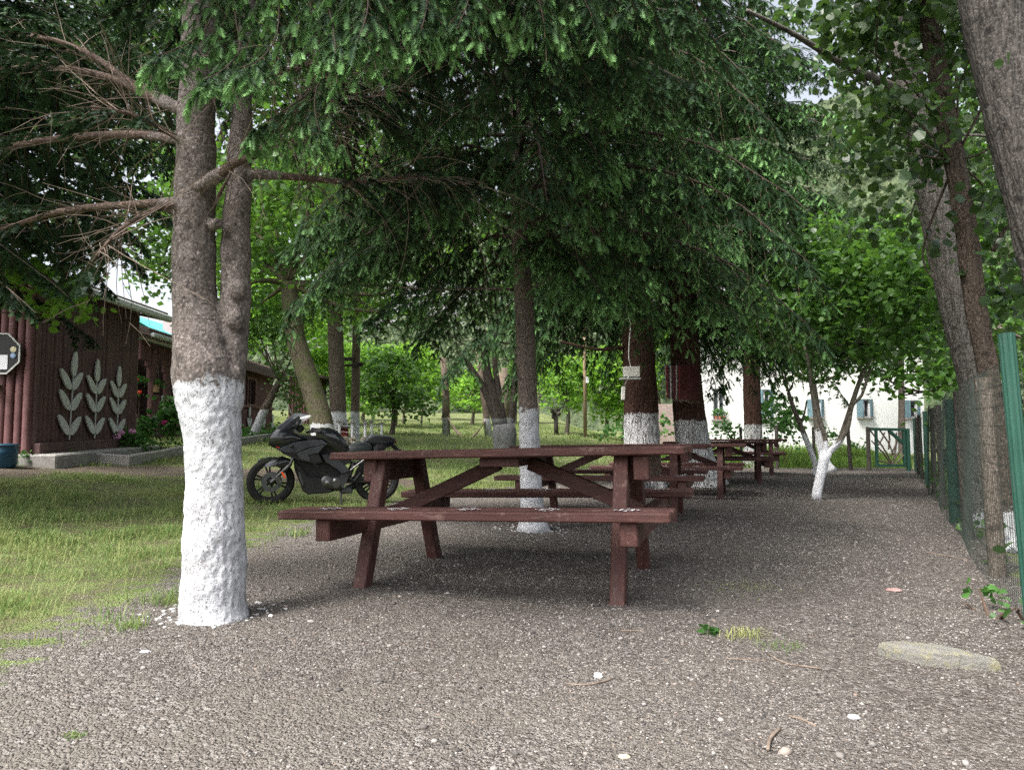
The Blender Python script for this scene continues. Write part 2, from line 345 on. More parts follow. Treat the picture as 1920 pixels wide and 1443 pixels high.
def in_view(x, y, mrg=.06): return (y > 1.2) & (np.abs(x / np.maximum(y, .1)) < .69 + mrg)
def make_pebbles():
    rg = np.random.default_rng(3)
    phi = (1 + 5 ** .5) / 2
    iv = nrm(np.array([(-1, phi, 0), (1, phi, 0), (-1, -phi, 0), (1, -phi, 0), (0, -1, phi), (0, 1, phi), (0, -1, -phi), (0, 1, -phi), (phi, 0, -1), (phi, 0, 1), (-phi, 0, -1), (-phi, 0, 1)]))
    fc = np.array([(0, 11, 5), (0, 5, 1), (0, 1, 7), (0, 7, 10), (0, 10, 11), (1, 5, 9), (5, 11, 4), (11, 10, 2), (10, 7, 6), (7, 1, 8), (3, 9, 4), (3, 4, 2), (3, 2, 6), (3, 6, 8), (3, 8, 9), (4, 9, 5), (2, 4, 11), (6, 2, 10), (8, 6, 7), (9, 8, 1)])
    pts, size = [], []
    for y0, y1, dens, s0, s1 in ((1.5, 2.6, 9000, .002, .0050), (2.6, 4.2, 3600, .0028, .0065), (4.2, 8, 800, .0045, .010), (8, 18, 110, .008, .014), (1.5, 5, 60, .006, .013), (1.5, 6, 5, .010, .019)):
        x1 = y1 * .76; n = int(2 * x1 * (y1 - y0) * dens); x = rg.uniform(-x1, x1, n); y = rg.uniform(y0, y1, n)
        k = in_view(x, y) & (edge_dist(x, y) < .25 - rg.random(n) * .9) & (fence_dist(x, y) < .6)
        cl = np.array([mnoise.noise((a_ * 1.1, b_ * 1.1, 5)) for a_, b_ in zip(x, y)]); k &= rg.random(n) < .55 + cl * 1.1 + sstep(0, 1.5, x) * .3
        x, y = x[k], y[k]; pts.append(np.stack([x, y, H(x, y)], -1)); size.append(rg.uniform(0, 1, len(x)) ** 2 * (s1 - s0) + s0)
    p = np.concatenate(pts); s = np.concatenate(size); n = len(p)
    v = iv[None] * rg.uniform(.72, 1.2, (n, 12, 1)); v = v * (s[:, None] * np.stack([rg.uniform(.8, 1.5, n), rg.uniform(.7, 1.1, n), rg.uniform(.4, .8, n)], -1))[:, None]
    th = rg.uniform(0, 6.28, n); c, sn = np.cos(th)[:, None], np.sin(th)[:, None]
    v = np.stack([v[..., 0] * c - v[..., 1] * sn, v[..., 0] * sn + v[..., 1] * c, v[..., 2]], -1) + p[:, None]; v[..., 2] += (s * .15)[:, None]
    t = NT('pebbles'); cc = t.ramp(t.attr('tint'), [(0, (.045, .041, .040)), (.40, (.11, .10, .092)), (.72, (.175, .162, .15)), (.90, (.24, .228, .216)), (.93, (.21, .16, .13)), (1, (.34, .33, .315))])
    m = t.fin(cc, .85, None, .2)
    tn = np.repeat(rg.random(n) ** 1.15, 12)
    o = idx_mesh('pebbles', v.reshape(-1, 3), (fc[None] + (np.arange(n) * 12)[:, None, None]).reshape(-1, 3), m, attrs=dict(tint=tn))
    tag(o, 'loose grey pebbles lying over the gravel yard', 'gravel', kind='stuff')
make_pebbles()

M_GRASS = leafmat('grass_blades', (.062, .145, .030), (.34, .36, .15), .4, .6)
def blades(rg, x, y, h, wd, bend=.5):
    n = len(x); th = rg.uniform(0, 6.28, n); d = np.stack([np.cos(th), np.sin(th), np.zeros(n)], -1); sd = np.stack([-np.sin(th), np.cos(th), np.zeros(n)], -1)
    b = np.stack([x, y, H(x, y) - .004], -1); ln = rg.uniform(.15, 1.1, n)[:, None] * bend; up = np.array([0, 0, 1.0])
    m = b + up * (h * .6)[:, None] + d * (h[:, None] * ln * .45); t = b + up * (h * (.95 - .35 * ln[:, 0]))[:, None] + d * (h[:, None] * ln * 1.1); w_ = wd[:, None] / 2
    return np.concatenate([np.stack([b - sd * w_, b + sd * w_, m + sd * w_ * .8, m - sd * w_ * .8], 1), np.stack([m - sd * w_ * .8, m + sd * w_ * .8, t + sd * w_ * .12, t - sd * w_ * .12], 1)])
def make_grass():
    rg = np.random.default_rng(11); Q, T = [], []
    for y0, y1, dens, h0, h1, wd, keep in ((2.3, 5.5, 5200, .016, .062, .0046, 1), (5.5, 10.5, 3400, .02, .07, .0062, 1), (10.5, 20, 700, .03, .08, .010, 1), (20, 44, 130, .05, .13, .022, .9)):
        x0, x1 = -y1 * .76, min(y1 * .76, 12); n = int((x1 - x0) * (y1 - y0) * dens); x = rg.uniform(x0, x1, n); y = rg.uniform(y0, y1, n)
        k = in_view(x, y); x, y = x[k], y[k]; ed = edge_dist(x, y); fd = fence_dist(x, y)
        k = (ed > -.35) & (fd < -.05); x, y, ed = x[k], y[k], ed[k]; n = len(x)
        nz = np.array([mnoise.noise((a_ * 1.3, b_ * 1.3, 1)) + .5 * mnoise.noise((a_ * 5, b_ * 5, 7)) for a_, b_ in zip(x, y)])
        pd = poly_dist(x, y, PATHL); pr = sstep(-.15, 1.0, ed + nz * .9 - .05) * (.44 + 1.15 * nz) * sstep(.5, 1.2, pd + nz * .4); pr += (ed < .3) * (nz > .45) * .5
        k = rg.random(n) < pr; x, y, nz = x[k], y[k], nz[k]; n = len(x)
        h = rg.uniform(h0, h1, n) * (1 + 1.3 * np.clip(nz, -.6, .8)); dry = np.array([mnoise.noise((a_ * .8, b_ * .8, 21)) for a_, b_ in zip(x, y)])
        t = np.clip(rg.random(n) * .30 + .02 + np.maximum(dry - .1, 0) * .8 + (rg.random(n) < .1) * .5, 0, 1); B = blades(rg, x, y, h, np.full(n, wd) * rg.uniform(.6, 1.4, n), .9); Q.append(B); T.append(np.tile(t, 2))
    # tall bent dry stalks standing over the near lawn
    n = 1500; x = rg.uniform(-5, -1.9, n); y = rg.uniform(3.2, 9.5, n); k = (edge_dist(x, y) > .1); x, y = x[k], y[k]; n = len(x)
    Q.append(blades(rg, x, y, rg.uniform(.08, .2, n), np.full(n, .003), 1.1)); T.append(np.tile(rg.uniform(.6, 1, n), 2))
    o = tri_mesh('grass', np.concatenate(Q), M_GRASS, tint=np.concatenate(T)); tag(o, 'short patchy green and straw coloured grass of the lawn', 'grass', kind='stuff')
make_grass()

# ---------------------------------------------------------------- wooded hills with rock behind everything
def make_hill():
    rg = np.random.default_rng(5); az = np.linspace(-62, 62, 260); rr = np.linspace(0, 1, 70); V = []; at = []
    for i, r_ in enumerate(rr):
        for a_ in az:
            ridge = 40 + 35 * math.exp(-((a_ - 28) / 13) ** 2) + 12 * math.sin(a_ * .11 + 1) - 26 * math.exp(-((a_ + 36) / 16) ** 2)
            D = 72 + 90 * r_; x, y = D * math.sin(R(a_)), D * math.cos(R(a_)); z = 2 + ridge * (r_ ** .85)
            q = (x * .035, y * .035, z * .03); nz = mnoise.fractal(q, 1.0, 2.1, 5); z += nz * 7 * min(1, r_ * 3)
            cl = abs(mnoise.noise((x * .28, y * .28, z * .25))); z += (1 - cl) * 1.6
            V.append((x, y, z - 5 * (r_ == 0))); at.append(min(1, max(0, mnoise.fractal((x * .05 + 9, y * .05, z * .07), 1.0, 2.0, 4) * .9 + .42)))
    n, m = len(rr), len(az); idx = np.arange(n * m).reshape(n, m); q = np.stack([idx[:-1, :-1], idx[:-1, 1:], idx[1:, 1:], idx[1:, :-1]], -1).reshape(-1, 4)
    t = NT('hillside'); v = t.coord('Object'); n1 = t.noise(v, .45, 6, .7); n2 = t.noise(v, 1.6, 4)
    g = t.ramp(n1, [(.3, (.04, .06, .035)), (.5, (.075, .10, .055)), (.72, (.13, .145, .08))]); rk = t.ramp(n2, [(.3, (.09, .09, .095)), (.5, (.17, .17, .175)), (.7, (.27, .27, .275))])
    c = t.mix(t.ramp(t.math('ADD', t.attr('rock'), t.math('MULTIPLY', t.math('SUBTRACT', n1, .5), .6)), [(.60, 0.0), (.72, .9)]), g, rk)
    k = rg.integers(0, len(V), 11000); cc = np.array(V)[k] + rg.normal(size=(11000, 3)) * np.array([.6, .6, .1]); keep = (np.array(at)[k] < .50 + rg.random(11000) * .15) & (cc[:, 2] > 2); cc = cc[keep]; rd = rg.uniform(.5, 1.5, len(cc)); q_ = 26
    pos = np.repeat(cc, q_, 0) + nrm(rg.normal(size=(len(cc) * q_, 3))) * np.repeat(rd, q_)[:, None] * rg.uniform(.5, 1, (len(cc) * q_, 1)) + np.array([0, 0, .5]); n_ = len(pos); ax = nrm(rg.normal(size=(n_, 3))); ay = nrm(np.cross(ax, rg.normal(size=(n_, 3)))); sz = np.repeat(rd, q_)[:, None] * .30
    tr = tri_mesh('hill_wood', np.stack([pos - ax * sz, pos + ay * sz, pos + ax * sz, pos - ay * sz], 1), leafmat('hill_leaves', (.04, .065, .035), (.13, .175, .085), .3, .7), tint=np.clip(np.repeat(rg.random(len(cc)), q_) * .7 + rg.random(n_) * .3, 0, 1)); tag(tr, 'scrub and small trees covering the rocky hillside', 'woodland', kind='stuff')
    o = idx_mesh('hill', np.array(V), q, t.fin(c, .95, t.bump(n1, 1.0, 1.2), .1), attrs=dict(rock=at), smooth=True); tag(o, kind='structure')
make_hill()
# the pale road beyond the fence
def make_road():
    pts = []
    for s in np.linspace(-3, 36, 60):
        c = FA + FD * s; nn = np.array([FD[1], -FD[0]])
        for o_ in (2.6, 6.5):
            p = c + nn * o_; pts.append((p[0], p[1], float(H(p[0], p[1])) + .02))
    f = np.array([(2 * i, 2 * i + 1, 2 * i + 3, 2 * i + 2) for i in range(59)])
    o = idx_mesh('road', np.array(pts), f, pmat('road_asphalt', (.20, .20, .205), (.30, .30, .30), 12, rough=.9, bump=.3)); tag(o, kind='structure')
make_road()
# ---------------------------------------------------------------- picnic tables
def wood_paint(name, c1, c2, wear=(.24, .16, .135), axis=0):
    t = NT(name); st = [3, 3, 3]; st[axis] = .28; v = t.coord('Object', tuple(st)); n1 = t.noise(v, 6, 7, .7, .8); v1 = t.coord('Object')
    c = t.ramp(n1, [(.25, c1), (.7, c2)]); wv = t.noise(v, 26, 4, .7, .4); c = t.mix(t.ramp(wv, [(.56, 0.0), (.74, .65)]), c, wear); c = t.mix(t.ramp(t.noise(v1, 7, 6, .75), [(.60, 0.0), (.70, .55)]), c, wear)
    c = t.mix(t.ramp(t.noise(v1, 4.5, 4), [(.5, 0.0), (.75, .5)]), c, tuple(x * .55 for x in c1)); return t.fin(c, t.ramp(n1, [(.3, .55), (.7, .8)]), t.bump(t.math('ADD', n1, wv), .5, .004), .35)
WR1, WR2 = (.040, .0145, .012), (.090, .036, .030)
M_TX, M_TY, M_TZ = wood_paint('table_paint', WR1, WR2, axis=0), wood_paint('table_paint_across', WR1, WR2, axis=1), wood_paint('table_paint_upright', WR1, WR2, axis=2)
M_WHITE = pmat('stencil_paint', (.55, .55, .57), (.75, .75, .77), 60, bump=.1)
TROT = R(-17)
def make_table():
    root = thing('picnic_table', 'reddish brown picnic table in front of the motorcycle, the largest in view', 'picnic table', (0, 0, 0), 0, 'brown picnic tables in a row under the trees')
    rn = random.Random(4); m = MB(); wd = .78 / 5
    for i in range(5): m.box((rn.uniform(-.006, .006), -.39 + wd * (i + .5), .782 + rn.uniform(-.001, .002)), (2.12 + rn.uniform(-.01, .01), wd - .008, .046), bev=.008)
    m.build('tabletop', M_TX, root, True)
    for sy in (-1, 1):
        m = MB()
        for k in (-1, 1): m.box((-.03, sy * .77 + k * .068, .478 + k * .0008), (2.1 + k * .006, .130, .046), bev=.007)
        b = m.build('bench_seat', M_TX, root, True)
        for u in (-.82, -.42, -.02, .40, .80):
            s = MB()
            for i in range(-3, 4):
                for j in range(-2, 3):
                    if (abs(i) + abs(j) * 1.4) < 4.2 and (i + j) % 2 == 0 or (abs(i) == 1 and j == 0):
                        x, y, q = u + i * .028, sy * .77 + j * .030, .013
                        s.add([(x - q, y, .5045), (x, y - q, .5045), (x + q, y, .5045), (x, y + q, .5045)], [(0, 1, 2, 3)])
            s.build('stencil_pattern', M_WHITE, b, True)
    for sx in (-1, 1):
        for sy in (-1, 1):
            MB().beam((sx * .735 - .03, sy * .57, -.06), (sx * .735 - .03, sy * .25, .755), .088, .08, (1, 0, 0), .006).build('leg', M_TZ, root, True)
        MB().box((sx * .818, 0, .690), (.085, .66, .135), bev=.006).build('top_beam', M_TY, root, True)
        MB().box((sx * .818, 0, .395), (.085, 1.74, .115), bev=.006).build('seat_beam', M_TY, root, True)
        MB().beam((sx * .10, 0, .715), (sx * .78, 0, .425), .085, .055, (0, 1, 0), .004).build('brace', M_TX, root, True)
    MB().box((0, 0, .731), (.24, .62, .055), bev=.005).build('centre_cleat', M_TY, root, True)
    return root
T0 = make_table()
TABLES = [((0.03, 4.62), 1.3, -.022, None), ((1.10, 8.30), .6, -.03, 'picnic table just behind the front one, its near corner past the thin whitewashed spruce'),
          ((2.40, 11.2), .3, -.04, 'picnic table standing before the trunk that carries the pale switch box'), ((4.05, 14.6), .2, -.03, 'picnic table before the whitewashed trunk near the house window with flowers'),
          ((5.35, 17.6), .2, 0, 'small looking last picnic table of the row beside the garden shrubs')]
for i, ((x, y), tilt, dz, lab) in enumerate(TABLES):
    o = T0 if i == 0 else copy_tree(T0)
    if lab: o['label'] = lab
    o.location = (x, y, float(H(x, y)) + dz); o.rotation_euler = (0, -R(tilt), TROT + R([0, 1, -1, 2, -1][i]))
# ---------------------------------------------------------------- conifers
UP = np.array([0, 0, 1.0])
def smooth_path(pts, n=24):
    pts = np.array(pts, float)
    if len(pts) < 3: return pts[0] + (pts[-1] - pts[0]) * np.linspace(0, 1, n)[:, None]
    e = np.concatenate([[2 * pts[0] - pts[1]], pts, [2 * pts[-1] - pts[-2]]]); out = []
    sg = len(pts) - 1; per = max(2, n // sg)
    for i in range(sg):
        p0, p1, p2, p3 = e[i:i + 4]
        for t in np.linspace(0, 1, per, endpoint=(i == sg - 1)):
            out.append(.5 * (2 * p1 + (p2 - p0) * t + (2 * p0 - 5 * p1 + 4 * p2 - p3) * t * t + (3 * p1 - p0 - 3 * p2 + p3) * t ** 3))
    return np.array(out)
class Sprays:
    """needle twigs and the thin wood that carries them, gathered for one crown"""
    def __init__(s, seed, ex=3.5): s.ex = ex; s.rg = np.random.default_rng(seed); s.O = []; s.D = []; s.L = []; s.T = []; s.wood = []
    def branch(s, path, l2=.6, sp2=.09, sp3=.05, l3=.11, droop=.5, start=.15, end=1.0, tip_fresh_lit=.5, bare=0.0, hang=.35, keep=1.0):
        """clothe a limb: side shoots left and right of it, drooping, each with twigs of its own; the first `bare` share of each shoot is dead wood"""
        rg = s.rg; path = smooth_path(path, 30); seg = np.linalg.norm(np.diff(path, axis=0), axis=1); cl = np.concatenate([[0], np.cumsum(seg)]); Lp = cl[-1]
        ss = np.arange(start * Lp, end * Lp, sp2 / 2)
        jobs = [(path_at(path, cl, q + rg.uniform(-.02, .02)), (-1) ** i, q / Lp) for i, q in enumerate(ss) if rg.random() < keep]
        jobs.append((path_at(path, cl, Lp * .985), 0, 1.0))
        for (p0, tg), sg, u in jobs:
            side = nrm(np.cross(tg, UP) + 1e-6); a = R(rg.uniform(38, 72)); d = tg * math.cos(a) + side * sg * math.sin(a) + UP * rg.uniform(-.25, .15) if sg else tg
            d = nrm(d); ln = l2 * (max(.3, 1 - .75 * u ** 1.5)) * rg.uniform(.55, 1.15)
            k = max(3, int(ln / sp3)); t = (np.arange(k) + .5) / k; dr = droop * rg.uniform(.6, 1.4)
            f = lambda q: p0 + d * (ln * q)[:, None] - UP * (ln * dr * q ** 1.7)[:, None]
            pts = f(t); tan = nrm(d - UP * (1.7 * dr * t ** .7)[:, None]); sd = nrm(np.cross(tan, UP) + 1e-6)
            s.wood.append((f(np.array([0, .34, .67, 1.0])), (.0016 + .0028 * ln)))
            live = t >= bare * rg.uniform(.6, 1.3)
            tw = l3 * (1 - .55 * t) * rg.uniform(.6, 1.2, k)
            for sgn in (-1, 1):
                b = R(rg.uniform(35, 62)); dd = nrm(tan * math.cos(b) + sd * sgn * math.sin(b) + UP * (rg.uniform(-.35, .2, k) - hang)[:, None])
                s.O.append(pts[live]); s.D.append(dd[live]); s.L.append(tw[live]); s.T.append(np.clip(tip_fresh_lit * (t ** s.ex * 1.0 + .06) + rg.uniform(-.07, .10, k), 0, 1)[live])
            s.O.append(pts[live]); s.D.append(tan[live]); s.L.append(np.full(k, ln / k * 1.25)[live]); s.T.append(np.clip(tip_fresh_lit * t ** 3, 0, 1)[live])
    def needles(s, K, nl, nw, density=None):
        O, D, L, T = (np.concatenate(q) for q in (s.O, s.D, s.L, s.T)); rg = s.rg; m = len(O)
        ref = np.where(np.abs(D[:, 2:3]) > .9, np.array([[1.0, 0, 0]]), UP[None]); sd = nrm(np.cross(D, ref)); up = np.cross(sd, D)
        f = (np.arange(K)[None] + rg.random((m, K))) / K; sg = np.where(np.arange(K) % 2 == 0, 1.0, -1.0)[None]
        ph = rg.uniform(-.45, .6, (m, K)); al = np.radians(rg.uniform(42, 58, (m, K)))
        lat = sd[:, None] * (sg * np.cos(ph))[..., None] + up[:, None] * np.sin(ph)[..., None]
        nd = D[:, None] * np.cos(al)[..., None] + lat * np.sin(al)[..., None]; b = O[:, None] + D[:, None] * (f * L[:, None])[..., None]
        per = nrm(np.cross(nd, rg.normal(size=(m, 1, 3)) * .5 + up[:, None])) * (nw / 2)
        ln = nl * (1 - .35 * f ** 3)[..., None] * rg.uniform(.75, 1.1, (m, K, 1))
        V = np.stack([b - per, b + per, b + nd * ln], 2).reshape(-1, 3, 3); return V, np.clip(np.repeat(T, K) + (f.ravel() - .45) * .55 * (np.repeat(T, K) > .12), 0, 1)
    def wood_tris(s, scale=1.0):
        if not s.wood: return np.zeros((0, 4, 3))
        Pw = np.stack([q for q, r in s.wood]); r = np.array([r for q, r in s.wood]) * scale
        tg = nrm(Pw[:, -1] - Pw[:, 0]); u = nrm(np.cross(tg, UP) + 1e-6); v = np.cross(tg, u); out = []
        for i in range(3):
            for k in range(3):
                a0, a1 = 2 * math.pi * k / 3, 2 * math.pi * (k + 1) / 3
                def c(i_, a_): return Pw[:, i_] + (u * math.cos(a_) + v * math.sin(a_)) * (r * (1 - .22 * i_))[:, None]
                out.append(np.stack([c(i, a0), c(i, a1), c(i + 1, a1), c(i + 1, a0)], 1))
        return np.concatenate(out)
def path_at(path, cl, q):
    q = min(max(q, 0), cl[-1] * .999); i = min(int(np.searchsorted(cl, q, 'right')) - 1, len(path) - 2); t = (q - cl[i]) / max(1e-9, cl[i + 1] - cl[i])
    return path[i] + (path[i + 1] - path[i]) * t, nrm(path[i + 1] - path[i])
M_NEEDLE = leafmat('spruce_needles', (.014, .034, .016), (.150, .300, .095), .10, .6, .12)
M_FRESH = leafmat('fresh_needles', (.016, .034, .021), (.20, .385, .13), .14, .55, .15)
M_NEEDLE_DARK = leafmat('dark_needles', (.008, .018, .010), (.055, .118, .042), .10, .6, .12)
M_TWIG = pmat('twig_wood', (.055, .035, .026), (.13, .085, .06), 30, rough=.9, bump=.2)
M_BOUGH = pmat('bough_bark', (.030, .022, .018), (.075, .056, .045), 30, rough=.95, bump=.3)
M_DEAD = pmat('dead_twigs', (.10, .075, .058), (.24, .19, .15), 30, rough=.9, bump=.2)
def furrow(seed, amp, freq=5, zf=1.2):
    def f(th, p, r):
        a_ = mnoise.noise((math.cos(th) * freq * r * 6 + seed, math.sin(th) * freq * r * 6, p[2] * zf))
        b_ = mnoise.noise((math.cos(th) * r * 22 + seed, math.sin(th) * r * 22, p[2] * 6))
        return amp * (a_ * 1.0 + b_ * .5)
    return f
def trunk_mesh(name, nodes, mat, parent, seed=1, amp=.012, n=28, step=.07, limbs=(), freq=5, zf=1.2, flare=0.25):
    """nodes = [(point, radius)] from the ground up"""
    m = MB(); pts = np.array([p for p, r in nodes]); rad = np.array([r for p, r in nodes])
    L = np.linalg.norm(np.diff(pts, axis=0), axis=1); cl = np.concatenate([[0], np.cumsum(L)]); k = max(6, int(cl[-1] / step)); q = np.linspace(0, cl[-1], k)
    sp = smooth_path(pts, max(24, 4 * len(pts))); sl_ = np.concatenate([[0], np.cumsum(np.linalg.norm(np.diff(sp, axis=0), axis=1))]); qq = q / cl[-1] * sl_[-1]
    c = np.stack([np.interp(qq, sl_, sp[:, i]) for i in range(3)], -1); r = np.interp(q, cl, rad) * (1 + flare * np.exp(-q / (rad[0] * .9)))
    m.tube(c, r, n, True, furrow(seed, amp, freq, zf))
    for lp, r0, r1 in limbs:
        l_ = smooth_path(lp, 16); m.tube(l_, np.linspace(r0, r1, len(l_)), 8, True, furrow(seed + 3, r0 * .12))
    return m.build(name, mat, parent, smooth=True)
def twig_net(rg, starts, n, length, r, spread=.5, grav=.35):
    """thin dead twigs fanning out of limb points"""
    m = MB()
    for i in range(n):
        (p, tg) = starts[rg.integers(len(starts))]; d = nrm(tg * rg.uniform(.1, 1) + rg.normal(size=3) * spread); ln = length * rg.uniform(.4, 1.1); q = [p]; w_ = rg.normal(size=3) * .25
        for k in range(5):
            d = nrm(d - UP * grav * .16 + w_ * .3 + rg.normal(size=3) * .07); q.append(q[-1] + d * ln / 5)
        m.tube(q, np.linspace(r, r * .35, 6), 3, False)
        if rg.random() < .7:
            j = rg.integers(2, 5); d2 = nrm(d + rg.normal(size=3) * .6); m.tube([q[j], q[j] + d2 * ln * .2, q[j] + d2 * ln * .4 - UP * .04 * ln], [r * .6, r * .4, r * .25], 3, False)
    return m
def pts_along(path, a_=0.15, b_=1.0, n=20):
    sp = smooth_path(path, 30); i0, i1 = int(a_ * (len(sp) - 2)), int(b_ * (len(sp) - 2)); out = []
    for i in np.linspace(i0, i1, n).astype(int): out.append((sp[i], nrm(sp[i + 1] - sp[i])))
    return out

# --- the double spruce close to the camera
def near_spruce():
    D = 3.6; base = P(402, 1150, D); base[2] = float(H(base[0], base[1]))
    root = thing('spruce_tree', 'spruce with a forked double trunk, limewashed white up to its fork, standing before the motorcycle', 'tree', base, 0, 'whitewashed trees of the picnic yard')
    A = [PR(402, 1166, 128, D), PR(401, 1140, 120, D), PR(401, 1090, 114, D), PR(402, 1000, 110, D), PR(402, 900, 102, D), PR(399, 820, 104, D), PR(392, 750, 116, D), PR(386, 690, 126, D), PR(376, 630, 106, D), PR(365, 560, 80, D), PR(364, 450, 76, D), PR(367, 350, 75, D), PR(368, 250, 71, D), PR(371, 120, 66, D), PR(375, 0, 62, D), PR(380, -250, 54, D), PR(385, -700, 40, D), PR(388, -1300, 22, D)]
    B = [PR(418, 760, 74, D + .01), PR(428, 690, 66, D + .02), PR(437, 630, 56, D + .03), PR(442, 560, 55, D + .04), PR(443, 430, 53, D + .05), PR(447, 350, 49, D + .06), PR(452, 250, 42, D + .08), PR(456, 180, 36, D + .1), PR(462, 60, 30, D + .12), PR(470, -200, 24, D + .2), PR(474, -500, 14, D + .2)]
    LB = {  # limbs: pixel path, depths, thickness
        'a': ([(350, 210), (290, 185), (215, 150), (130, 130), (40, 128), (-120, 150)], (D, 3.9), .030), 'b': ([(345, 205), (255, 160), (150, 92), (60, 70), (-60, 80)], (D + .05, 4.3), .022),
        'c': ([(350, 266), (240, 252), (90, 262), (-20, 285), (-150, 330)], (D, 4.1), .024), 'd': ([(355, 272), (300, 240), (250, 216), (170, 200)], (D - .05, 3.3), .018),
        'e': ([(345, 380), (250, 384), (120, 396), (20, 425), (-120, 470)], (D, 4.0), .026), 'f': ([(345, 378), (285, 396), (225, 432), (180, 480)], (D - .05, 3.3), .018),
        'g': ([(372, 352), (405, 332), (440, 306), (490, 283), (540, 232), (590, 165), (640, 90)], (D - .1, 3.0), .026), 'h': ([(455, 325), (560, 332), (680, 342), (780, 330), (880, 345)], (D + .05, 4.0), .022),
        'i': ([(385, 185), (430, 158), (500, 140), (590, 118), (700, 60)], (D, 3.2), .022), 'j': ([(452, 300), (500, 270), (560, 225), (660, 190), (760, 170)], (D + .1, 3.9), .018), 'k': ([(402, 385), (420, 348), (441, 312)], (D - .06, 3.5), .010)}
    paths = {}; m = MB()
    for nd in (A, B):
        pts = np.array([p for p, r in nd]); sp = smooth_path(pts, 4 * len(pts)); s0 = np.linspace(0, 1, len(pts)); r = np.interp(np.linspace(0, 1, len(sp)), s0, [q for p, q in nd]); m.tube(sp, r, 20)
    for k, (pp, (d0, d1), r) in LB.items():
        p = [P(x, y, d0 + (d1 - d0) * i / (len(pp) - 1)) for i, (x, y) in enumerate(pp)]; paths[k] = p
        sp = smooth_path(p, 18); c = int(len(sp) * .3); m.tube(sp[:max(4, c)], np.linspace(r * 1.25, r, max(4, c)), 10)
    rg = random.Random(7)
    for (px, py, r) in ((350, 470, .040), (335, 410, .036), (394, 420, .03), (345, 520, .03), (446, 545, .045), (440, 600, .045), (380, 640, .03), (350, 690, .03), (415, 690, .035), (440, 700, .035), (395, 860, .03), (365, 780, .03), (430, 830, .03), (355, 840, .03), (372, 330, .03)):
        m.ball(P(px, py, D - .03), r, 10, (1, 1, 1.2))
    m.tube([P(330, 395, D), P(308, 383, D - .05)], [.035, .028], 10); m.tube([P(398, 425, D - .05), P(412, 415, D - .1)], [.03, .026], 10)
    tmp = bpy.data.objects.new('tmp', bpy.data.meshes.new('tmp')); tmp.data.from_pydata([tuple(np.array(v) - base) for v in m.v], [], m.f); COL.objects.link(tmp)
    md = tmp.modifiers.new('r', 'REMESH'); md.mode = 'VOXEL'; md.voxel_size = .0075; md.use_smooth_shade = True
    sm = tmp.modifiers.new('s', 'SMOOTH'); sm.iterations = 6; sm.factor = .5
    dg = bpy.context.evaluated_depsgraph_get(); me = bpy.data.meshes.new_from_object(tmp.evaluated_get(dg)); bpy.data.objects.remove(tmp)
    n = len(me.vertices); co = np.zeros(n * 3); me.vertices.foreach_get('co', co); co = co.reshape(-1, 3); no = np.zeros(n * 3); me.vertices.foreach_get('normal', no); no = no.reshape(-1, 3)
    for i in range(n):
        x, y, z = co[i]
        if z > 3.2: continue
        a_ = mnoise.noise((x * 9, y * 9, z * 7)); b_ = mnoise.ridged_multi_fractal((x * 26, y * 26, z * 17), 1, 2.1, 3, 1.0, 2.0) - 1.1
        c_ = mnoise.noise((x * 60, y * 60, z * 36)); low = 1 - .45 * min(1, max(0, (z - 1.0) / .25)); co[i] += no[i] * (a_ * .009 + b_ * .004 * low + c_ * .0022 * low)
    me.vertices.foreach_set('co', co.ravel()); me.update(); me.polygons.foreach_set('use_smooth', [True] * len(me.polygons))
    mt = bark('spruce_bark', (.068, .057, .052), (.20, .172, .158), base_z_white(716, D, base), (1, 1, .8), 26, .2, .5, .05)
    me.materials.clear(); me.name = 'trunk'; link_mesh('trunk', me, root, [mt])
    # limbs: each branch that leaves the trunk is a part
    for k, (pp, dd, r) in LB.items():
        sp = smooth_path(paths[k], 24); mb = MB(); mb.tube(sp, np.linspace(r, r * .38, len(sp)), 9, True, furrow(hash(k) % 17 if False else ord(k), r * .18, 5, 8)); mb.build('branch', M_LIMB, root, smooth=True)
    rgn = np.random.default_rng(21); st = []
    for k in 'abcdef': st += pts_along(paths[k], .2, 1)
    twig_net(rgn, st, 190, .5, .003, .6, .15).build('dead_twigs', M_DEAD, root)['kind'] = 'stuff'
    st = []
    for k in 'ghij': st += pts_along(paths[k], .3, 1)
    twig_net(rgn, st, 200, .55, .0028, .5, .7).build('dead_twigs', M_DEAD, root)['kind'] = 'stuff'
    # dark, thin foliage at the far ends of the bare limbs
    S = Sprays(31)
    for k, l2, kp in (('a', .8, 1), ('b', .8, 1), ('c', .75, 1), ('e', .7, .9), ('f', .5, .6), ('d', .5, .5)):
        S.branch(paths[k], l2, .085, .055, .12, .5, .35, 1, .25, .3, keep=kp)
    for k, l2, kp in (('h', .6, .8), ('j', .7, .9)): S.branch(paths[k], l2, .10, .05, .11, .55, .4, 1, .45, .2, keep=kp)
    # higher limbs all round, out of the top of the frame and behind the trunks
    rg2 = np.random.default_rng(8)
    for i in range(84):
        z = rg2.uniform(2.75, 7.0); az = rg2.uniform(0, 2 * math.pi); d = np.array([math.cos(az), math.sin(az), 0]); L = rg2.uniform(1.5, 2.6) * (1 - .09 * (z - 2.7))
        if d[1] < -.35 and z < 4.0: continue
        p0 = np.array([base[0] + .05, base[1], z]); S.branch([p0, p0 + d * L * .5 + UP * .12, p0 + d * L - UP * .3], .8, .11, .075, .16, .6, .25, 1, .5, .15)
    V, T = S.needles(26, .028, .0085); tri_mesh('crown', V, M_NEEDLE_DARK, root, T); tri_mesh('twigs', S.wood_tris(), M_TWIG, root)
    # the fresh green boughs that hang into the top of the picture
    S = Sprays(32, 1.4)
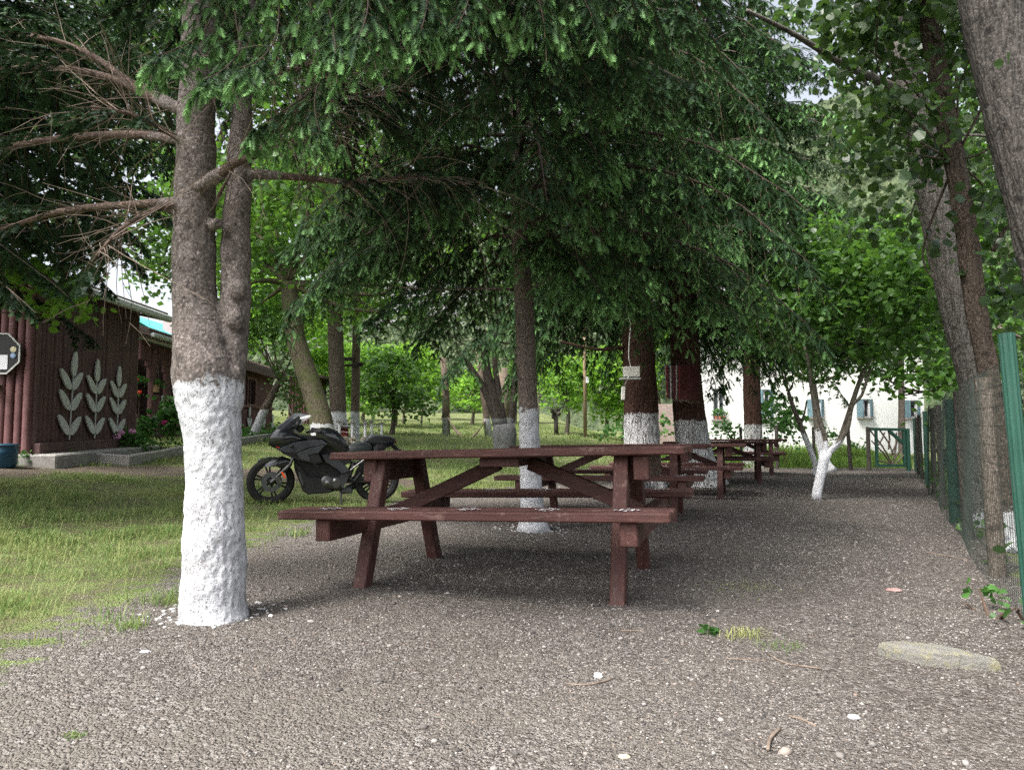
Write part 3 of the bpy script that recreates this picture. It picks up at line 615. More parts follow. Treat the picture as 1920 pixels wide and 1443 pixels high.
    HB = [([(385, -150), (400, 0), (380, 62), (330, 92), (296, 104)], (3.5, 2.9), .30), ([(420, -200), (440, 20), (450, 90), (420, 130), (382, 150)], (3.4, 2.8), .26), ([(500, -220), (520, -30), (520, 60), (490, 110), (450, 128)], (3.3, 2.7), .3),
          ([(590, 165), (560, 190), (520, 215), (480, 240)], (3.0, 2.85), .20), ([(640, 90), (600, 150), (590, 200), (600, 250)], (3.0, 2.8), .24), ([(520, -220), (590, -60), (620, 30), (630, 100)], (3.2, 2.6), .34),
          ([(640, -260), (680, -80), (690, 10), (670, 80)], (3.1, 2.6), .32), ([(700, -280), (770, -100), (800, -10), (790, 60)], (3.2, 2.7), .34), ([(760, -280), (850, -110), (880, -20), (860, 50)], (3.4, 2.8), .36),
          ([(860, -300), (950, -120), (1000, -30), (1020, 40)], (3.6, 2.9), .38), ([(900, -300), (1010, -130), (1070, -50), (1110, 30)], (3.6, 3.0), .4), ([(960, -300), (1100, -150), (1160, -60), (1190, 10)], (3.8, 3.2), .4), ([(560, 120), (620, 60), (680, 40), (730, 60)], (3.2, 2.9), .3)]
    for pp, (d0, d1), l2 in HB:
        p = [P(x, y, d0 + (d1 - d0) * i / (len(pp) - 1)) for i, (x, y) in enumerate(pp)]
        S.branch(p, l2 * 1.1, .082, .062, .125, .95, .25, 1, .8, .05, hang=.8); mb = MB(); sp = smooth_path(p, 16); mb.tube(sp, np.linspace(.005, .002, len(sp)), 6); mb.build('branch', M_BOUGH, root, smooth=True)
    V, T = S.needles(84, .0215, .0034); tri_mesh('crown', V, M_FRESH, root, T); tri_mesh('twigs', S.wood_tris(), M_TWIG, root)
    return root
def base_z_white(py, D, base): return float(P(960, py, D)[2] - base[2])
M_LIMB = bark('limb_bark', (.055, .040, .033), (.135, .098, .080), None, (1, 1, 1), 30, .2)
near_spruce()

def conifer(label, base, nodes, mat, crown, group='whitewashed trees of the picnic yard', seed=1, amp=.014, freq=5, zf=1.2, K=10, nl=.034, nw=.010, sp2=.16, sp3=.075, l3=.15, l2=.9, droop=.55, needle=None, fresh_lit=.55, name='spruce_tree', extra=(), dead=0, flare=.25, low_limbs=()):
    """crown = list of (z, azimuth, length, rise, fall)"""
    root = thing(name, label, 'tree', base, 0, group); S = Sprays(seed + 100); limbs = []; st = []
    for z, az, L, rise, fall in crown:
        d = np.array([math.cos(az), math.sin(az), 0]); zz = [p[2] for p, r in nodes]; xs = [np.interp(z, zz, [p[i] for p, r in nodes]) for i in range(2)]; p0 = np.array([xs[0], xs[1], z])
        pth = [p0, p0 + d * L * .35 + UP * rise * L, p0 + d * L * .72 + UP * (rise - fall * .35) * L, p0 + d * L + UP * (rise - fall) * L]
        limbs.append((pth, .008 + .007 * L, .004)); st += pts_along(pth, .1, .8, 8)
        S.branch(pth, l2 * min(1, .45 + L / 4), sp2, sp3, l3, droop, .2, 1, fresh_lit * .65, .12)  # inner boughs: less new growth, and shade put into the needle tint
    for pth, a_, *fr in extra: limbs.append((pth, .011, .004)); S.ex = 1.2 if not fr else 3.0; S.branch(pth, a_, sp2 * .75, sp3, l3, droop * .75, .2, 1, fr[0] if fr else fresh_lit * 1.15, .05); S.ex = 3.5; st += pts_along(pth, .1, .8, 8)  # outer boughs tinted brighter: new growth plus light painted into the needles
    for pth, r in low_limbs: limbs.append((pth, r, r * .35)); st += pts_along(pth, .3, 1, 10)
    trunk_mesh('trunk', nodes, mat, root, seed, amp, freq=freq, zf=zf, limbs=limbs[len(limbs) - len(low_limbs):], flare=flare); lb = MB()
    for lp_, r0, r1 in limbs[:len(limbs) - len(low_limbs)]:
        sp = smooth_path(lp_, 14); lb.tube(sp, np.linspace(r0, r1, len(sp)), 6)
    lb.build('branches', M_BOUGH, root, smooth=True)['kind'] = 'stuff'
    V, T = S.needles(K, nl, nw); tri_mesh('crown', V, needle or M_NEEDLE, root, T)
    tri_mesh('twigs', S.wood_tris(), M_TWIG, root)
    if dead: twig_net(np.random.default_rng(seed), st, dead, .7, .004, .5).build('dead_twigs', M_DEAD, root)['kind'] = 'stuff'
    return root
def whorls(rg, z0, z1, n, L0, L1, rise=.08, fall=.35, skip=None):
    out = []
    for i in range(n):
        z = z0 + (z1 - z0) * ((i + rg.random()) / n); az = i * 2.4 + rg.uniform(-.4, .4); t = (z - z0) / (z1 - z0); L = (L0 + (L1 - L0) * t) * rg.uniform(.75, 1.1)
        if skip and skip(z, az): continue
        out.append((z, az, L, rise * rg.uniform(.4, 1.4), fall * rg.uniform(.6, 1.3)))
    return out
# --- the slender spruce in the middle of the yard
def middle_spruce():
    D = 6.95; b = P(1000, 995, D); b[2] = float(H(b[0], b[1])) - .02; rg = np.random.default_rng(2)
    nd = [(b, .115)] + [PR(x, y, w_, D) for x, y, w_ in ((998, 960, 42), (994, 860, 40), (991, 770, 37), (987, 690, 36), (984, 600, 35), (978, 500, 33), (974, 440, 31), (968, 300, 26), (965, 100, 22), (965, -200, 15), (966, -600, 7))]
    low = [([P(966, 543, D), P(900, 541, D - .1), P(820, 543, D - .15), P(745, 538, D - .2)], .016), ([P(996, 540, D), P(1040, 520, D - .2), P(1112, 500, D - .4)], .016), ([P(975, 560, D), P(990, 480, D - .15), P(1010, 420, D - .3)], .012)]
    cr = whorls(rg, 2.65, 7.8, 84, 2.6, 1.3, .08, .38, lambda z, az: z < 2.9 and math.sin(az) < -.85)
    ex = [([P(965, 330, D), P(900, 330, 6.2), P(850, 345, 5.7), P(820, 370, 5.3)], .55), ([P(970, 300, D), P(1040, 250, 6.2), P(1100, 260, 5.6), P(1130, 320, 5.2)], .6), ([P(970, 200, D), P(1040, 130, 6), P(1090, 150, 5.4), P(1130, 200, 5.0)], .6),
          ([P(970, 100, D), P(1050, 20, 5.8), P(1100, 20, 5.0), P(1130, 60, 4.5)], .6), ([P(968, 250, D), P(900, 190, 6.2), P(840, 200, 5.6), P(800, 240, 5.2)], .55), ([P(972, 380, D), P(1060, 360, 6.4), P(1130, 390, 6), P(1190, 440, 5.7)], .6)]
    q = lambda d_, *xy: [P(x, y, D + d_ * i) for i, (x, y) in enumerate(xy)]
    ex += [(q(-.1, (965, 360), (860, 395), (740, 440), (620, 505)), .7, .3), (q(.2, (965, 300), (850, 330), (720, 370), (590, 430)), .75, .3), (q(.0, (968, 420), (880, 465), (780, 530), (690, 600)), .65, .35), (q(.3, (970, 450), (900, 515), (840, 580), (790, 640)), .6, .35), (q(.45, (965, 380), (840, 420), (700, 480), (560, 560)), .75, .3), (q(.5, (968, 330), (820, 350), (660, 400), (540, 470)), .8, .3), (q(-.35, (970, 400), (1030, 440), (1090, 490), (1130, 560)), .6), (q(-.4, (965, 260), (930, 290), (900, 330), (880, 390)), .55), (q(-.3, (975, 440), (1010, 450), (1050, 480), (1080, 530)), .5), (q(.25, (975, 420), (1060, 450), (1150, 510), (1220, 580)), .7)]
    conifer('slender whitewashed spruce standing just behind the largest picnic table', b, nd, bark('spruce_bark_slender', (.068, .055, .048), (.19, .155, .135), base_z_white(768, D, b), (1, 1, .8), 26, .25, .3, .04), cr, seed=4, amp=.008, K=40, nl=.029, nw=.0065, sp2=.115, sp3=.09, l3=.18, l2=.9, droop=1.1, fresh_lit=.9, extra=ex, dead=330, low_limbs=low, flare=.5)
middle_spruce()
def bark_redwood(name, zw): return bark(name, (.035, .018, .014), (.095, .054, .042), zw, (1, 1, .10), 22, .8, .3, .03, (.62, .63, .64), None, True)
def big_conifers():
    rg = np.random.default_rng(12)
    D = 12.75; b = P(1205, 918, D); b[2] = float(H(b[0], b[1])) - .05; nd = [(b, .34)] + [PR(x, y, w_, D) for x, y, w_ in ((1204, 860, 68), (1203, 790, 64), (1199, 700, 60), (1194, 600, 58), (1190, 450, 50), (1186, 200, 40), (1184, -100, 30), (1184, -400, 16))]
    cr = whorls(rg, 2.9, 10, 76, 3.5, 1.8, .07, .40, lambda z, az: z < 4.3 and math.sin(az) < -.45)
    conifer('tall dark conifer with a reddish furrowed trunk carrying a pale switch box and hanging cable', b, nd, bark_redwood('redwood_bark', base_z_white(776, D, b)), cr, seed=6, amp=.03, freq=4, zf=.5, K=36, nl=.046, nw=.0115, sp2=.17, sp3=.13, l3=.27, l2=1.15, droop=1.15, fresh_lit=.85, dead=260, low_limbs=[([P(1180, 650, D), P(1120, 655, D - .3), P(1050, 640, D - .5)], .04)])
    D = 13.1; b = P(1322, 910, D); b[2] = float(H(b[0], b[1])) - .05; nd = [(b, .34)] + [PR(x, y, w_, D) for x, y, w_ in ((1308, 870, 66), (1294, 790, 58), (1286, 700, 54), (1282, 600, 52), (1278, 400, 44), (1276, 100, 32), (1276, -200, 18))]
    cr = whorls(rg, 2.9, 9.5, 76, 3.4, 1.8, .08, .36, lambda z, az: z < 4.3 and math.sin(az) < -.45)
    ex = [([P(1190, 520, D), P(1190, 500, 11), P(1180, 520, 10), P(1170, 570, 9.4)], .8), ([P(1285, 470, D), P(1310, 430, 11), P(1340, 420, 9.8), P(1370, 460, 9.2)], .85), ([P(1285, 560, D), P(1330, 560, 11.5), P(1370, 580, 10.6), P(1400, 630, 10.2)], .8), ([P(1280, 360, D), P(1270, 310, 11), P(1260, 300, 9.6), P(1250, 340, 9)], .8), ([P(1280, 420, D), P(1400, 350, 12), P(1500, 350, 11.5), P(1590, 390, 11.3)], .9), ([P(1280, 300, D), P(1400, 220, 12.4), P(1500, 190, 12.2), P(1580, 220, 12)], .9), ([P(1280, 520, D), P(1400, 560, 12), P(1500, 600, 11.6), P(1580, 660, 11.4)], .85), ([P(1280, 430, D), P(1370, 400, 11.5), P(1450, 410, 10.5), P(1500, 450, 10)], .9), ([P(1280, 330, D), P(1350, 270, 11), P(1430, 260, 10), P(1480, 300, 9.5)], .9), ([P(1280, 500, D), P(1380, 500, 11.8), P(1470, 500, 11), P(1560, 540, 10.6)], .9), ([P(1280, 250, D), P(1400, 150, 13), P(1500, 110, 13), P(1560, 140, 13)], .9), ([P(1280, 150, D), P(1380, 60, 13), P(1470, 20, 13), P(1540, 30, 13)], .9)]
    conifer('dark conifer whose whitewashed furrowed trunk has a striped rug hung on it', b, nd, bark_redwood('redwood_bark_rug_tree', base_z_white(788, D, b)), cr, seed=9, amp=.03, freq=4, zf=.5, K=36, nl=.046, nw=.0115, sp2=.17, sp3=.13, l3=.27, l2=1.15, droop=1.15, fresh_lit=.85, dead=300, extra=ex)
    D = 21.5; b = P(1414, 872, D); b[2] = float(H(b[0], b[1])) - .05; nd = [(b, .30)] + [PR(x, y, w_, D) for x, y, w_ in ((1413, 850, 34), (1412, 795, 32), (1410, 735, 31), (1408, 600, 28), (1408, 300, 20), (1408, 0, 10))]
    cr = whorls(rg, 3.1, 13, 80, 3.8, 1.8, .05, .36)
    conifer('smaller looking dark conifer with white painted foot beside the garden shrubs', b, nd, bark_redwood('redwood_bark_garden_tree', base_z_white(796, D, b)), cr, seed=13, amp=.025, freq=4, zf=.5, K=8, nl=.065, nw=.028, sp2=.28, sp3=.13, l3=.24, l2=1.2, fresh_lit=.5, needle=M_NEEDLE_DARK)
big_conifers()
def side_spruce():
    b = ground(-6.9, 6.6); nd = [(b, .2), (b + UP * 3, .16), (b + UP * 8, .05)]; rg = np.random.default_rng(17)
    ex = [([b + np.array([0, 0, 3.1]), P(-60, 430, 6.8), P(60, 500, 7.0), P(120, 545, 7.0)], .6), ([b + np.array([0, 0, 3.4]), P(-40, 380, 7.4), P(120, 450, 7.6), P(200, 540, 7.6)], .6), ([b + np.array([0, 0, 2.9]), P(-80, 480, 6.2), P(0, 530, 6.3), P(50, 575, 6.3)], .55), ([b + np.array([0, 0, 3.8]), P(-20, 330, 7.6), P(160, 400, 8), P(260, 500, 8)], .6), ([b + np.array([0, 0, 4]), P(-20, 260, 7.6), P(120, 300, 8), P(250, 380, 8)], .7), ([b + np.array([0, 0, 4.5]), P(-20, 160, 7.6), P(120, 180, 8), P(280, 240, 8)], .8)] + [([b + np.array([0, 0, h_]), P(-20, y0, d_), P(140, y0 + 10, d_ + .4), P(x1, y1, d_ + .5)], .85) for h_, y0, d_, x1, y1 in ((4.6, 60, 7.4, 330, 120), (4.8, 10, 8.2, 350, 50), (5.0, -60, 7.8, 330, -10), (4.2, 220, 8.6, 330, 300), (3.9, 300, 9.0, 330, 380), (3.6, 360, 8.4, 250, 440), (4.4, 130, 9.0, 350, 190), (3.4, 420, 7.0, 140, 500), (4.0, 250, 6.4, 200, 330), (4.4, 120, 6.2, 200, 170), (4.9, 30, 6.4, 240, 80), (5.2, 90, 9.6, 340, 130), (4.9, 170, 9.8, 340, 230), (4.6, 250, 9.4, 340, 320), (4.2, 330, 9.8, 320, 410), (5.6, 0, 9.6, 340, 30), (3.8, 410, 9.2, 240, 480))]
    conifer('dark spruce boughs hanging in front of the log wall with the white wooden leaves', b, nd, bark('spruce_bark_side', (.05, .04, .035), (.12, .095, .085), 1.0), whorls(rg, 2.6, 8, 90, 3.2, 1.4, .05, .35), seed=23, K=18, nl=.032, nw=.013, sp2=.13, sp3=.06, l3=.13, l2=.7, fresh_lit=.5, needle=M_NEEDLE_DARK, extra=ex, dead=60)
side_spruce()
# ---------------------------------------------------------------- broadleaved trees and shrubs
LEAF6 = np.array([(0, 0, 0), (.30, .40, .05), (.68, .34, .04), (1, 0, -.08), (.68, -.34, .04), (.30, -.40, .05)])
LTRI = np.array([(0, 5, 1), (1, 5, 4), (1, 4, 2), (2, 4, 3)])
def leaf_tris(rg, pos, size, near=True, flat=.5, wd=.75, hang=.3):
    """leaves at pos, each turned at random with its blade mostly upwards"""
    n = len(pos); ax = nrm(rg.normal(size=(n, 3)) * np.array([1, 1, .45]) - UP * hang); nn = nrm(rg.normal(size=(n, 3)) * (1 - flat) + UP * flat); ay = nrm(np.cross(nn, ax)); az = np.cross(ax, ay)
    sz = size * rg.uniform(.6, 1.25, n)
    if near:
        V = pos[:, None] + (ax[:, None] * LEAF6[None, :, 0:1] + ay[:, None] * LEAF6[None, :, 1:2] * wd * 1.25 + az[:, None] * LEAF6[None, :, 2:3]) * sz[:, None, None]
        return V[:, LTRI].reshape(-1, 3, 3), 4
    w_ = wd * .5; q = np.array([(0, 0, 0), (.5, w_, .06), (1, 0, -.05), (.5, -w_, .06)])
    V = pos[:, None] + (ax[:, None] * q[None, :, 0:1] + ay[:, None] * q[None, :, 1:2] + az[:, None] * q[None, :, 2:3]) * sz[:, None, None]
    return V[:, np.array([(0, 3, 1), (1, 3, 2)])].reshape(-1, 3, 3), 2
def clusters(rg, blobs, per_m2, spread, k):
    """leaf positions in tufts spread over and inside the blobs (centre, radii)"""
    out = []
    for c, r in blobs:
        c = np.array(c, float); r = np.array(r if np.ndim(r) else (r, r, r), float); n = int(per_m2 * 4 * math.pi * ((r[0] * r[1] + r[0] * r[2] + r[1] * r[2]) / 3)); d = nrm(rg.normal(size=(n, 3)))
        d[:, 2] = np.where(d[:, 2] < -.55, -d[:, 2], d[:, 2]); rad = rg.uniform(.35, 1.06, n) ** .6; ctr = c + d * r * rad[:, None]
        nz = np.array([mnoise.noise(tuple(q * .9 / max(.5, spread * 2.2))) for q in ctr]); ctr = ctr[nz > -.18]; n = len(ctr)
        kk = rg.integers(max(1, k // 2), k + k // 2, n); rep = np.repeat(ctr, kk, 0); out.append(rep + rg.normal(size=rep.shape) * spread * np.array([1, 1, .6]))
    return np.concatenate(out)
def limb_set(rg, root_pt, blobs, n, r):
    L = []
    for i in range(n):
        c, rr = blobs[i % len(blobs)]; rr = np.array(rr if np.ndim(rr) else (rr,) * 3); e = np.array(c) + nrm(rg.normal(size=3)) * rr * .7; m_ = (np.array(root_pt) + e) / 2 + rg.normal(size=3) * .12 * np.linalg.norm(e - root_pt); L.append(([root_pt, m_, e], r, r * .3))
    return L
def broadleaf(label, base, nodes, barkm, leafm, blobs, size=.12, per=9, spread=.22, k=7, near=False, name='broadleaf_tree', group=None, seed=1, nlimb=8, lr=.03, flat=.45, cat='tree', tlo=0.0, thi=1.0, limbs=(), fork=None, wd=.75, amp=.01, flare=.3, hang=.3, keep=None, clip=None, trunks=()):
    root = thing(name, label, cat, base, 0, group); rg = np.random.default_rng(seed)
    top = np.array(fork if fork is not None else nodes[-1][0])
    lm = list(limbs) + limb_set(rg, top, blobs, nlimb, lr)
    if nodes: trunk_mesh('trunk', nodes, barkm, root, seed, amp, n=48 if amp > .012 else 20, limbs=lm, flare=flare, step=.035 if amp > .012 else .1, freq=9 if amp > .012 else 5, zf=.9)
    for nd in trunks: trunk_mesh('trunk', nd, barkm, root, seed + 1, amp, n=14, flare=0, step=.1)
    pos = clusters(rg, blobs, per, spread, k)
    if clip is not None: pos = pos[clip(pos)]
    V, r = leaf_tris(rg, pos, size, near, flat, wd, hang)
    cl = np.array([mnoise.noise(tuple(q * .8)) for q in pos]); t = np.clip(tlo + (thi - tlo) * (.42 + .55 * cl + rg.uniform(-.3, .3, len(pos))), 0, 1); tri_mesh('crown', V, leafm, root, np.repeat(t, r)); return root
M_LEAF = leafmat('bright_leaves', (.070, .160, .026), (.22, .40, .055), .48, .5, .25, (.34, .62, .06))
M_LEAF_MID = leafmat('walnut_leaves', (.026, .065, .016), (.085, .18, .032), .40, .45, .3, (.16, .34, .04))
M_LEAF_DARK = leafmat('poplar_leaves', (.018, .042, .016), (.075, .130, .045), .34, .35, .4, (.12, .24, .03))
M_LEAF_GREY = leafmat('greyish_leaves', (.035, .06, .03), (.10, .14, .06), .3)
M_BARK_G = bark('grey_bark', (.055, .045, .038), (.15, .125, .105), None, (1, 1, .25), 16, .7)
def at(px, py, Y): return P(px, py, Y)
def gz(px, Y, dz=0.0):
    x = (px - HX) / F * Y; return np.array([x, Y, float(H(x, Y)) + dz])
def blob(px, py, Y, rx, ry, rz): return (P(px, py, Y), (rx, ry, rz))

def far_trees():
    W = lambda z: bark('limewashed_grey_bark', (.05, .04, .032), (.14, .115, .09), z, (1, 1, .25), 16, .6, .3, .04)
    # the walnut with the curving trunk behind the motorcycle
    D = 15.5; b = gz(612, D, -.1); nd = [(b, .26)] + [PR(x, y, w_, D) for x, y, w_ in ((604, 800, 44), (590, 745, 40), (572, 690, 38), (556, 640, 36), (548, 590, 34), (540, 530, 30))]
    broadleaf('old tree with a mossy trunk curving leftwards, limewashed at its foot behind the motorcycle', b, nd, bark('mossy_bark', (.05, .042, .03), (.13, .115, .075), base_z_white(795, D, b), (1, 1, .3), 14, .5, moss=((.07, .085, .03), .7)), M_LEAF_MID,
              [blob(560, 420, D, 2.0, 2.0, 1.4), blob(470, 520, D, 1.2, 1.4, 1.0), blob(690, 500, D, 1.5, 1.6, 1.1), blob(640, 330, D, 2.2, 2, 1.2), blob(430, 380, D, 1.5, 2, 1.2), blob(745, 590, D, .7, .9, .5)], .17, 7, .25, 8, seed=41, nlimb=12, lr=.07, name='walnut_tree')
    D = 17.5; b = gz(632, D + 4, -.1); D = 21.5; nd = [(b, .27)] + [PR(x, y, w_, D) for x, y, w_ in ((634, 790, 31), (633, 740, 30), (631, 680, 29), (629, 620, 29), (628, 540, 27), (626, 430, 24))]
    broadleaf('thick straight grey trunk with deeply ridged bark beside the wooden utility pole', b, nd, W(base_z_white(772, D, b)), M_LEAF, [blob(600, 430, D, 3, 3, 2.2), blob(720, 480, D, 2.4, 2.5, 1.8), blob(520, 470, D, 2.2, 2.5, 2), blob(655, 585, D, 1.4, 1.5, .8)], .2, 6, .3, 8, seed=42, nlimb=9, lr=.08, name='poplar_tree')
    # the many stemmed tree behind the tables
    D = 15.8; b = G(947, 872); D = b[1]; nd = [(b - UP * .1, .24)] + [PR(x, y, w_, D) for x, y, w_ in ((946, 850, 40), (946, 815, 46), (945, 795, 40))]
    W2 = bark('dirty_limewash_bark', (.03, .026, .022), (.085, .07, .06), base_z_white(784, D, b), (1, 1, .3), 14, .5, .85, .04, (.17, .175, .175))
    st = [([P(932, 800, D), P(915, 745, D), P(890, 700, D), P(862, 660, D)], .10, .06), ([P(938, 800, D), P(925, 740, D), P(912, 690, D), P(905, 620, D)], .15, .09), ([P(945, 800, D), P(936, 740, D), P(928, 680, D), P(930, 600, D)], .09, .05), ([P(955, 805, D), P(962, 760, D), P(966, 700, D), P(972, 620, D)], .10, .06)]
    broadleaf('dark tree with several stems spreading from one dirty white foot behind the tables', b, nd, W2, M_LEAF_DARK, [blob(930, 560, D, 1.6, 1.6, .9), blob(860, 600, D, 1.1, 1.2, .7), blob(1000, 580, D, 1.1, 1.2, .8)], .15, 7, .22, 7, seed=43, nlimb=6, lr=.03, limbs=st, name='multistem_tree', fork=P(930, 640, D))
    # small leaning tree beside the lodge
    D = 22; b = gz(474, D, -.05); nd = [(b, .13)] + [PR(x, y, w_, D) for x, y, w_ in ((482, 800, 16), (495, 770, 15), (512, 738, 14), (524, 715, 11))]
    broadleaf('small leaning tree with a dark crooked trunk and white foot against the lodge', b, nd, W(base_z_white(768, D, b)), M_LEAF_MID, [blob(505, 640, D, .8, .8, .7), blob(548, 700, D, .55, .6, .5), blob(470, 620, D, .6, .7, .5), blob(545, 752, D, .5, .5, .75), blob(530, 600, D, .7, .7, .6)], .14, 12, .2, 6, seed=44, nlimb=9, lr=.035, name='plum_tree', group='trees beside the lodge')
    # trees and bushes at the far side of the lawn
    lab = [('dark-hearted round green bush standing right of the utility pole and its white foot', 735, 30, [blob(735, 730, 30, 1.4, 1.3, 1.1), blob(705, 760, 30, .9, .9, .9), blob(765, 770, 30, .8, .9, .7), blob(730, 690, 30, 1.1, 1.1, .7)], M_LEAF_MID, 'bush'),
           ('tall bright green tree rising behind the dark-hearted bush', 740, 37, [blob(740, 700, 37, 2.3, 1.6, 1.3), blob(800, 730, 37, 1.4, 1.3, 1.1), blob(690, 690, 37, 1.4, 1.4, 1.2), blob(770, 680, 37, 1.5, 1.4, .9)], M_LEAF, 'broadleaf_tree'),
           ('light green small tree behind the hammock and its posts', 885, 42, [blob(880, 745, 42, 1.5, 1.3, 1.1), blob(905, 715, 42, 1.2, 1.2, .9)], M_LEAF, 'broadleaf_tree'),
           ('loose green tree seen between the dark stems and the slender spruce', 965, 46, [blob(955, 735, 46, 1.5, 1.3, 1.4), blob(985, 705, 46, 1.4, 1.3, 1.0)], M_LEAF_MID, 'broadleaf_tree'),
           ('wide bright green bush left of the thin wooden pole on the lawn', 1062, 34, [blob(1062, 745, 34, 1.0, 1.1, 1.1), blob(1045, 700, 34, .9, 1, .8), blob(1070, 700, 34, .9, 1, .7)], M_LEAF, 'bush'),
           ('tall green tree right of the thin wooden pole on the lawn', 1135, 36, [blob(1130, 725, 36, 1.4, 1.3, 1.3), blob(1155, 690, 36, 1.3, 1.3, 1.1), blob(1105, 690, 36, .9, 1, .8), blob(1150, 770, 36, 1.1, 1, .7)], M_LEAF, 'broadleaf_tree'),
           ('bright green tree showing between the trunk with the switch box and the rug tree', 1235, 33, [blob(1232, 660, 33, 1.3, 1.3, 1.3), blob(1228, 720, 33, .9, 1, .7)], M_LEAF, 'broadleaf_tree'),
           ('bright green tree filling the gap between the mossy curved trunk and the ridged grey trunk', 605, 38, [blob(608, 700, 38, 1.2, 1.4, 1.5), blob(600, 640, 38, 1.6, 1.4, 1.2), blob(650, 720, 38, .9, 1, 1.3)], M_LEAF, 'broadleaf_tree'),
           ('tall bright green tree towering behind the farther lodge roof', 500, 34, [blob(500, 620, 34, 2.0, 1.8, 1.8), blob(560, 600, 34, 1.6, 1.6, 1.6), blob(470, 560, 34, 1.6, 1.8, 1.4), blob(520, 530, 34, 2, 2, 1.4)], M_LEAF, 'broadleaf_tree'),
           ('pale green tree glimpsed low behind the wire fence with white posts', 680, 45, [blob(675, 750, 45, 1.3, 1.2, 1.2), blob(650, 690, 45, 1.6, 1.4, 1.5), blob(690, 690, 45, 1.5, 1.3, 1.2)], M_LEAF, 'broadleaf_tree'),
           ('grey green tree seen over the hammock against the rocky hillside', 830, 50, [blob(835, 740, 50, 1.5, 1.2, 1.6), blob(815, 705, 50, 1.4, 1.2, 1.1)], M_LEAF_GREY, 'broadleaf_tree')]
    for i, (l_, px, D, bl, m_, nm) in enumerate(lab):
        b = gz(px, D, -.05); top = P(px, 740, D)
        broadleaf(l_, b, [(b, .11), (b + (top - b) * .5 + np.array([.08, 0, 0]), .08), (top, .06)], M_BARK_G, m_, bl, .24 if D < 36 else .27, 6.5, .26, 8, seed=60 + i, nlimb=7, lr=.035, name=nm, group='trees and bushes at the far side of the lawn', cat='bush' if nm == 'bush' else 'tree', flat=.5)
    # orchard: thin dark young trunks on the far lawn
    for i, (px, D, top) in enumerate(((790, 40, 745), (756, 41, 745), (1008, 39, 740), (1168, 37, 745))):
        b = gz(px, D, -.05); t_ = P(px + 3, top, D)
        broadleaf(['thin young orchard tree left of the hammock with a forked stem', 'thin young orchard tree near the dark-hearted bush', 'thin young orchard tree just right of the slender spruce', 'thin young orchard tree beside the trunk with the switch box'][i], b, [(b, .06), ((b + t_) / 2, .05), (t_, .04)], M_BARK_G, M_LEAF, [(t_ + UP * .5, (.9, .9, .7))], .22, 7, .25, 7, seed=90 + i, nlimb=5, lr=.03, name='orchard_tree', group='young orchard trees on the far lawn')
    # tall trees left, behind the roof: the dark leafy backdrop of the bare boughs
    D = 17; b = gz(-40, D)
    broadleaf('tall leafy tree behind the log lodge and the bare boughs', b, [(b, .3), (b + UP * 4, .22), (b + UP * 7, .15)], M_BARK_G, M_LEAF_DARK, [blob(60, 330, D, 2.6, 2, 1.8), blob(200, 220, D, 2.4, 2, 1.8), blob(-40, 180, D, 3, 2, 2), blob(120, 90, D, 3, 2, 1.6), blob(280, 110, D, 2.2, 2, 1.6), blob(20, 470, D, 1.8, 2, 1.3), blob(270, 350, D, 1.5, 1.5, 1.3), blob(150, 440, D, 1.6, 1.5, 1.1), blob(40, -40, D, 3, 2, 1.4), blob(300, -20, D, 3, 2, 1.4)], .19, 6.5, .32, 7, seed=45, nlimb=14, lr=.07)
    D = 23; b = gz(360, D)
    broadleaf('tall leafy tree seen above the long low lodge, behind the forked spruce', b, [(b, .3), (b + UP * 4, .22), (b + UP * 7, .15)], M_BARK_G, M_LEAF_MID, [blob(400, 470, D, 2.4, 2, 1.8), blob(330, 520, D, 1.3, 1.4, 1.0), blob(500, 380, D, 3, 2, 2.2), blob(420, 250, D, 3.4, 2, 2.4), blob(620, 260, D, 3.4, 2, 2.4), blob(560, 100, D, 4, 2.4, 2.4), blob(380, 60, D, 3.4, 2.4, 2.4), blob(800, 120, D, 4, 2.4, 3), blob(780, 380, D, 3.4, 2, 2.4), blob(430, 600, D, 1.4, 1.4, .8), blob(930, 480, D, 2.4, 2, 1.8), blob(345, 430, D, 1.2, 1.5, 1.2)], .22, 6, .34, 7, seed=46, nlimb=16, lr=.08)
    # a leafy spray that hangs into view in front of the log wall
    D = 8.2; b = ground(-8.2, 8.0)
    broadleaf('low leafy tree whose bright leaves hang before the top of the log wall', b, [(b, .09), (b + np.array([.3, .1, 1.6]), .07), (b + np.array([1.2, .2, 2.6]), .045)], M_BARK_G, M_LEAF, [blob(120, 585, D, .32, .35, .14), blob(165, 590, D, .22, .3, .12), blob(40, 540, D, .5, .5, .3), blob(-60, 500, D, .8, .7, .5), blob(90, 520, D, .4, .4, .22)], .10, 20, .1, 5, near=True, seed=47, nlimb=8, lr=.018, hang=.5)
far_trees()

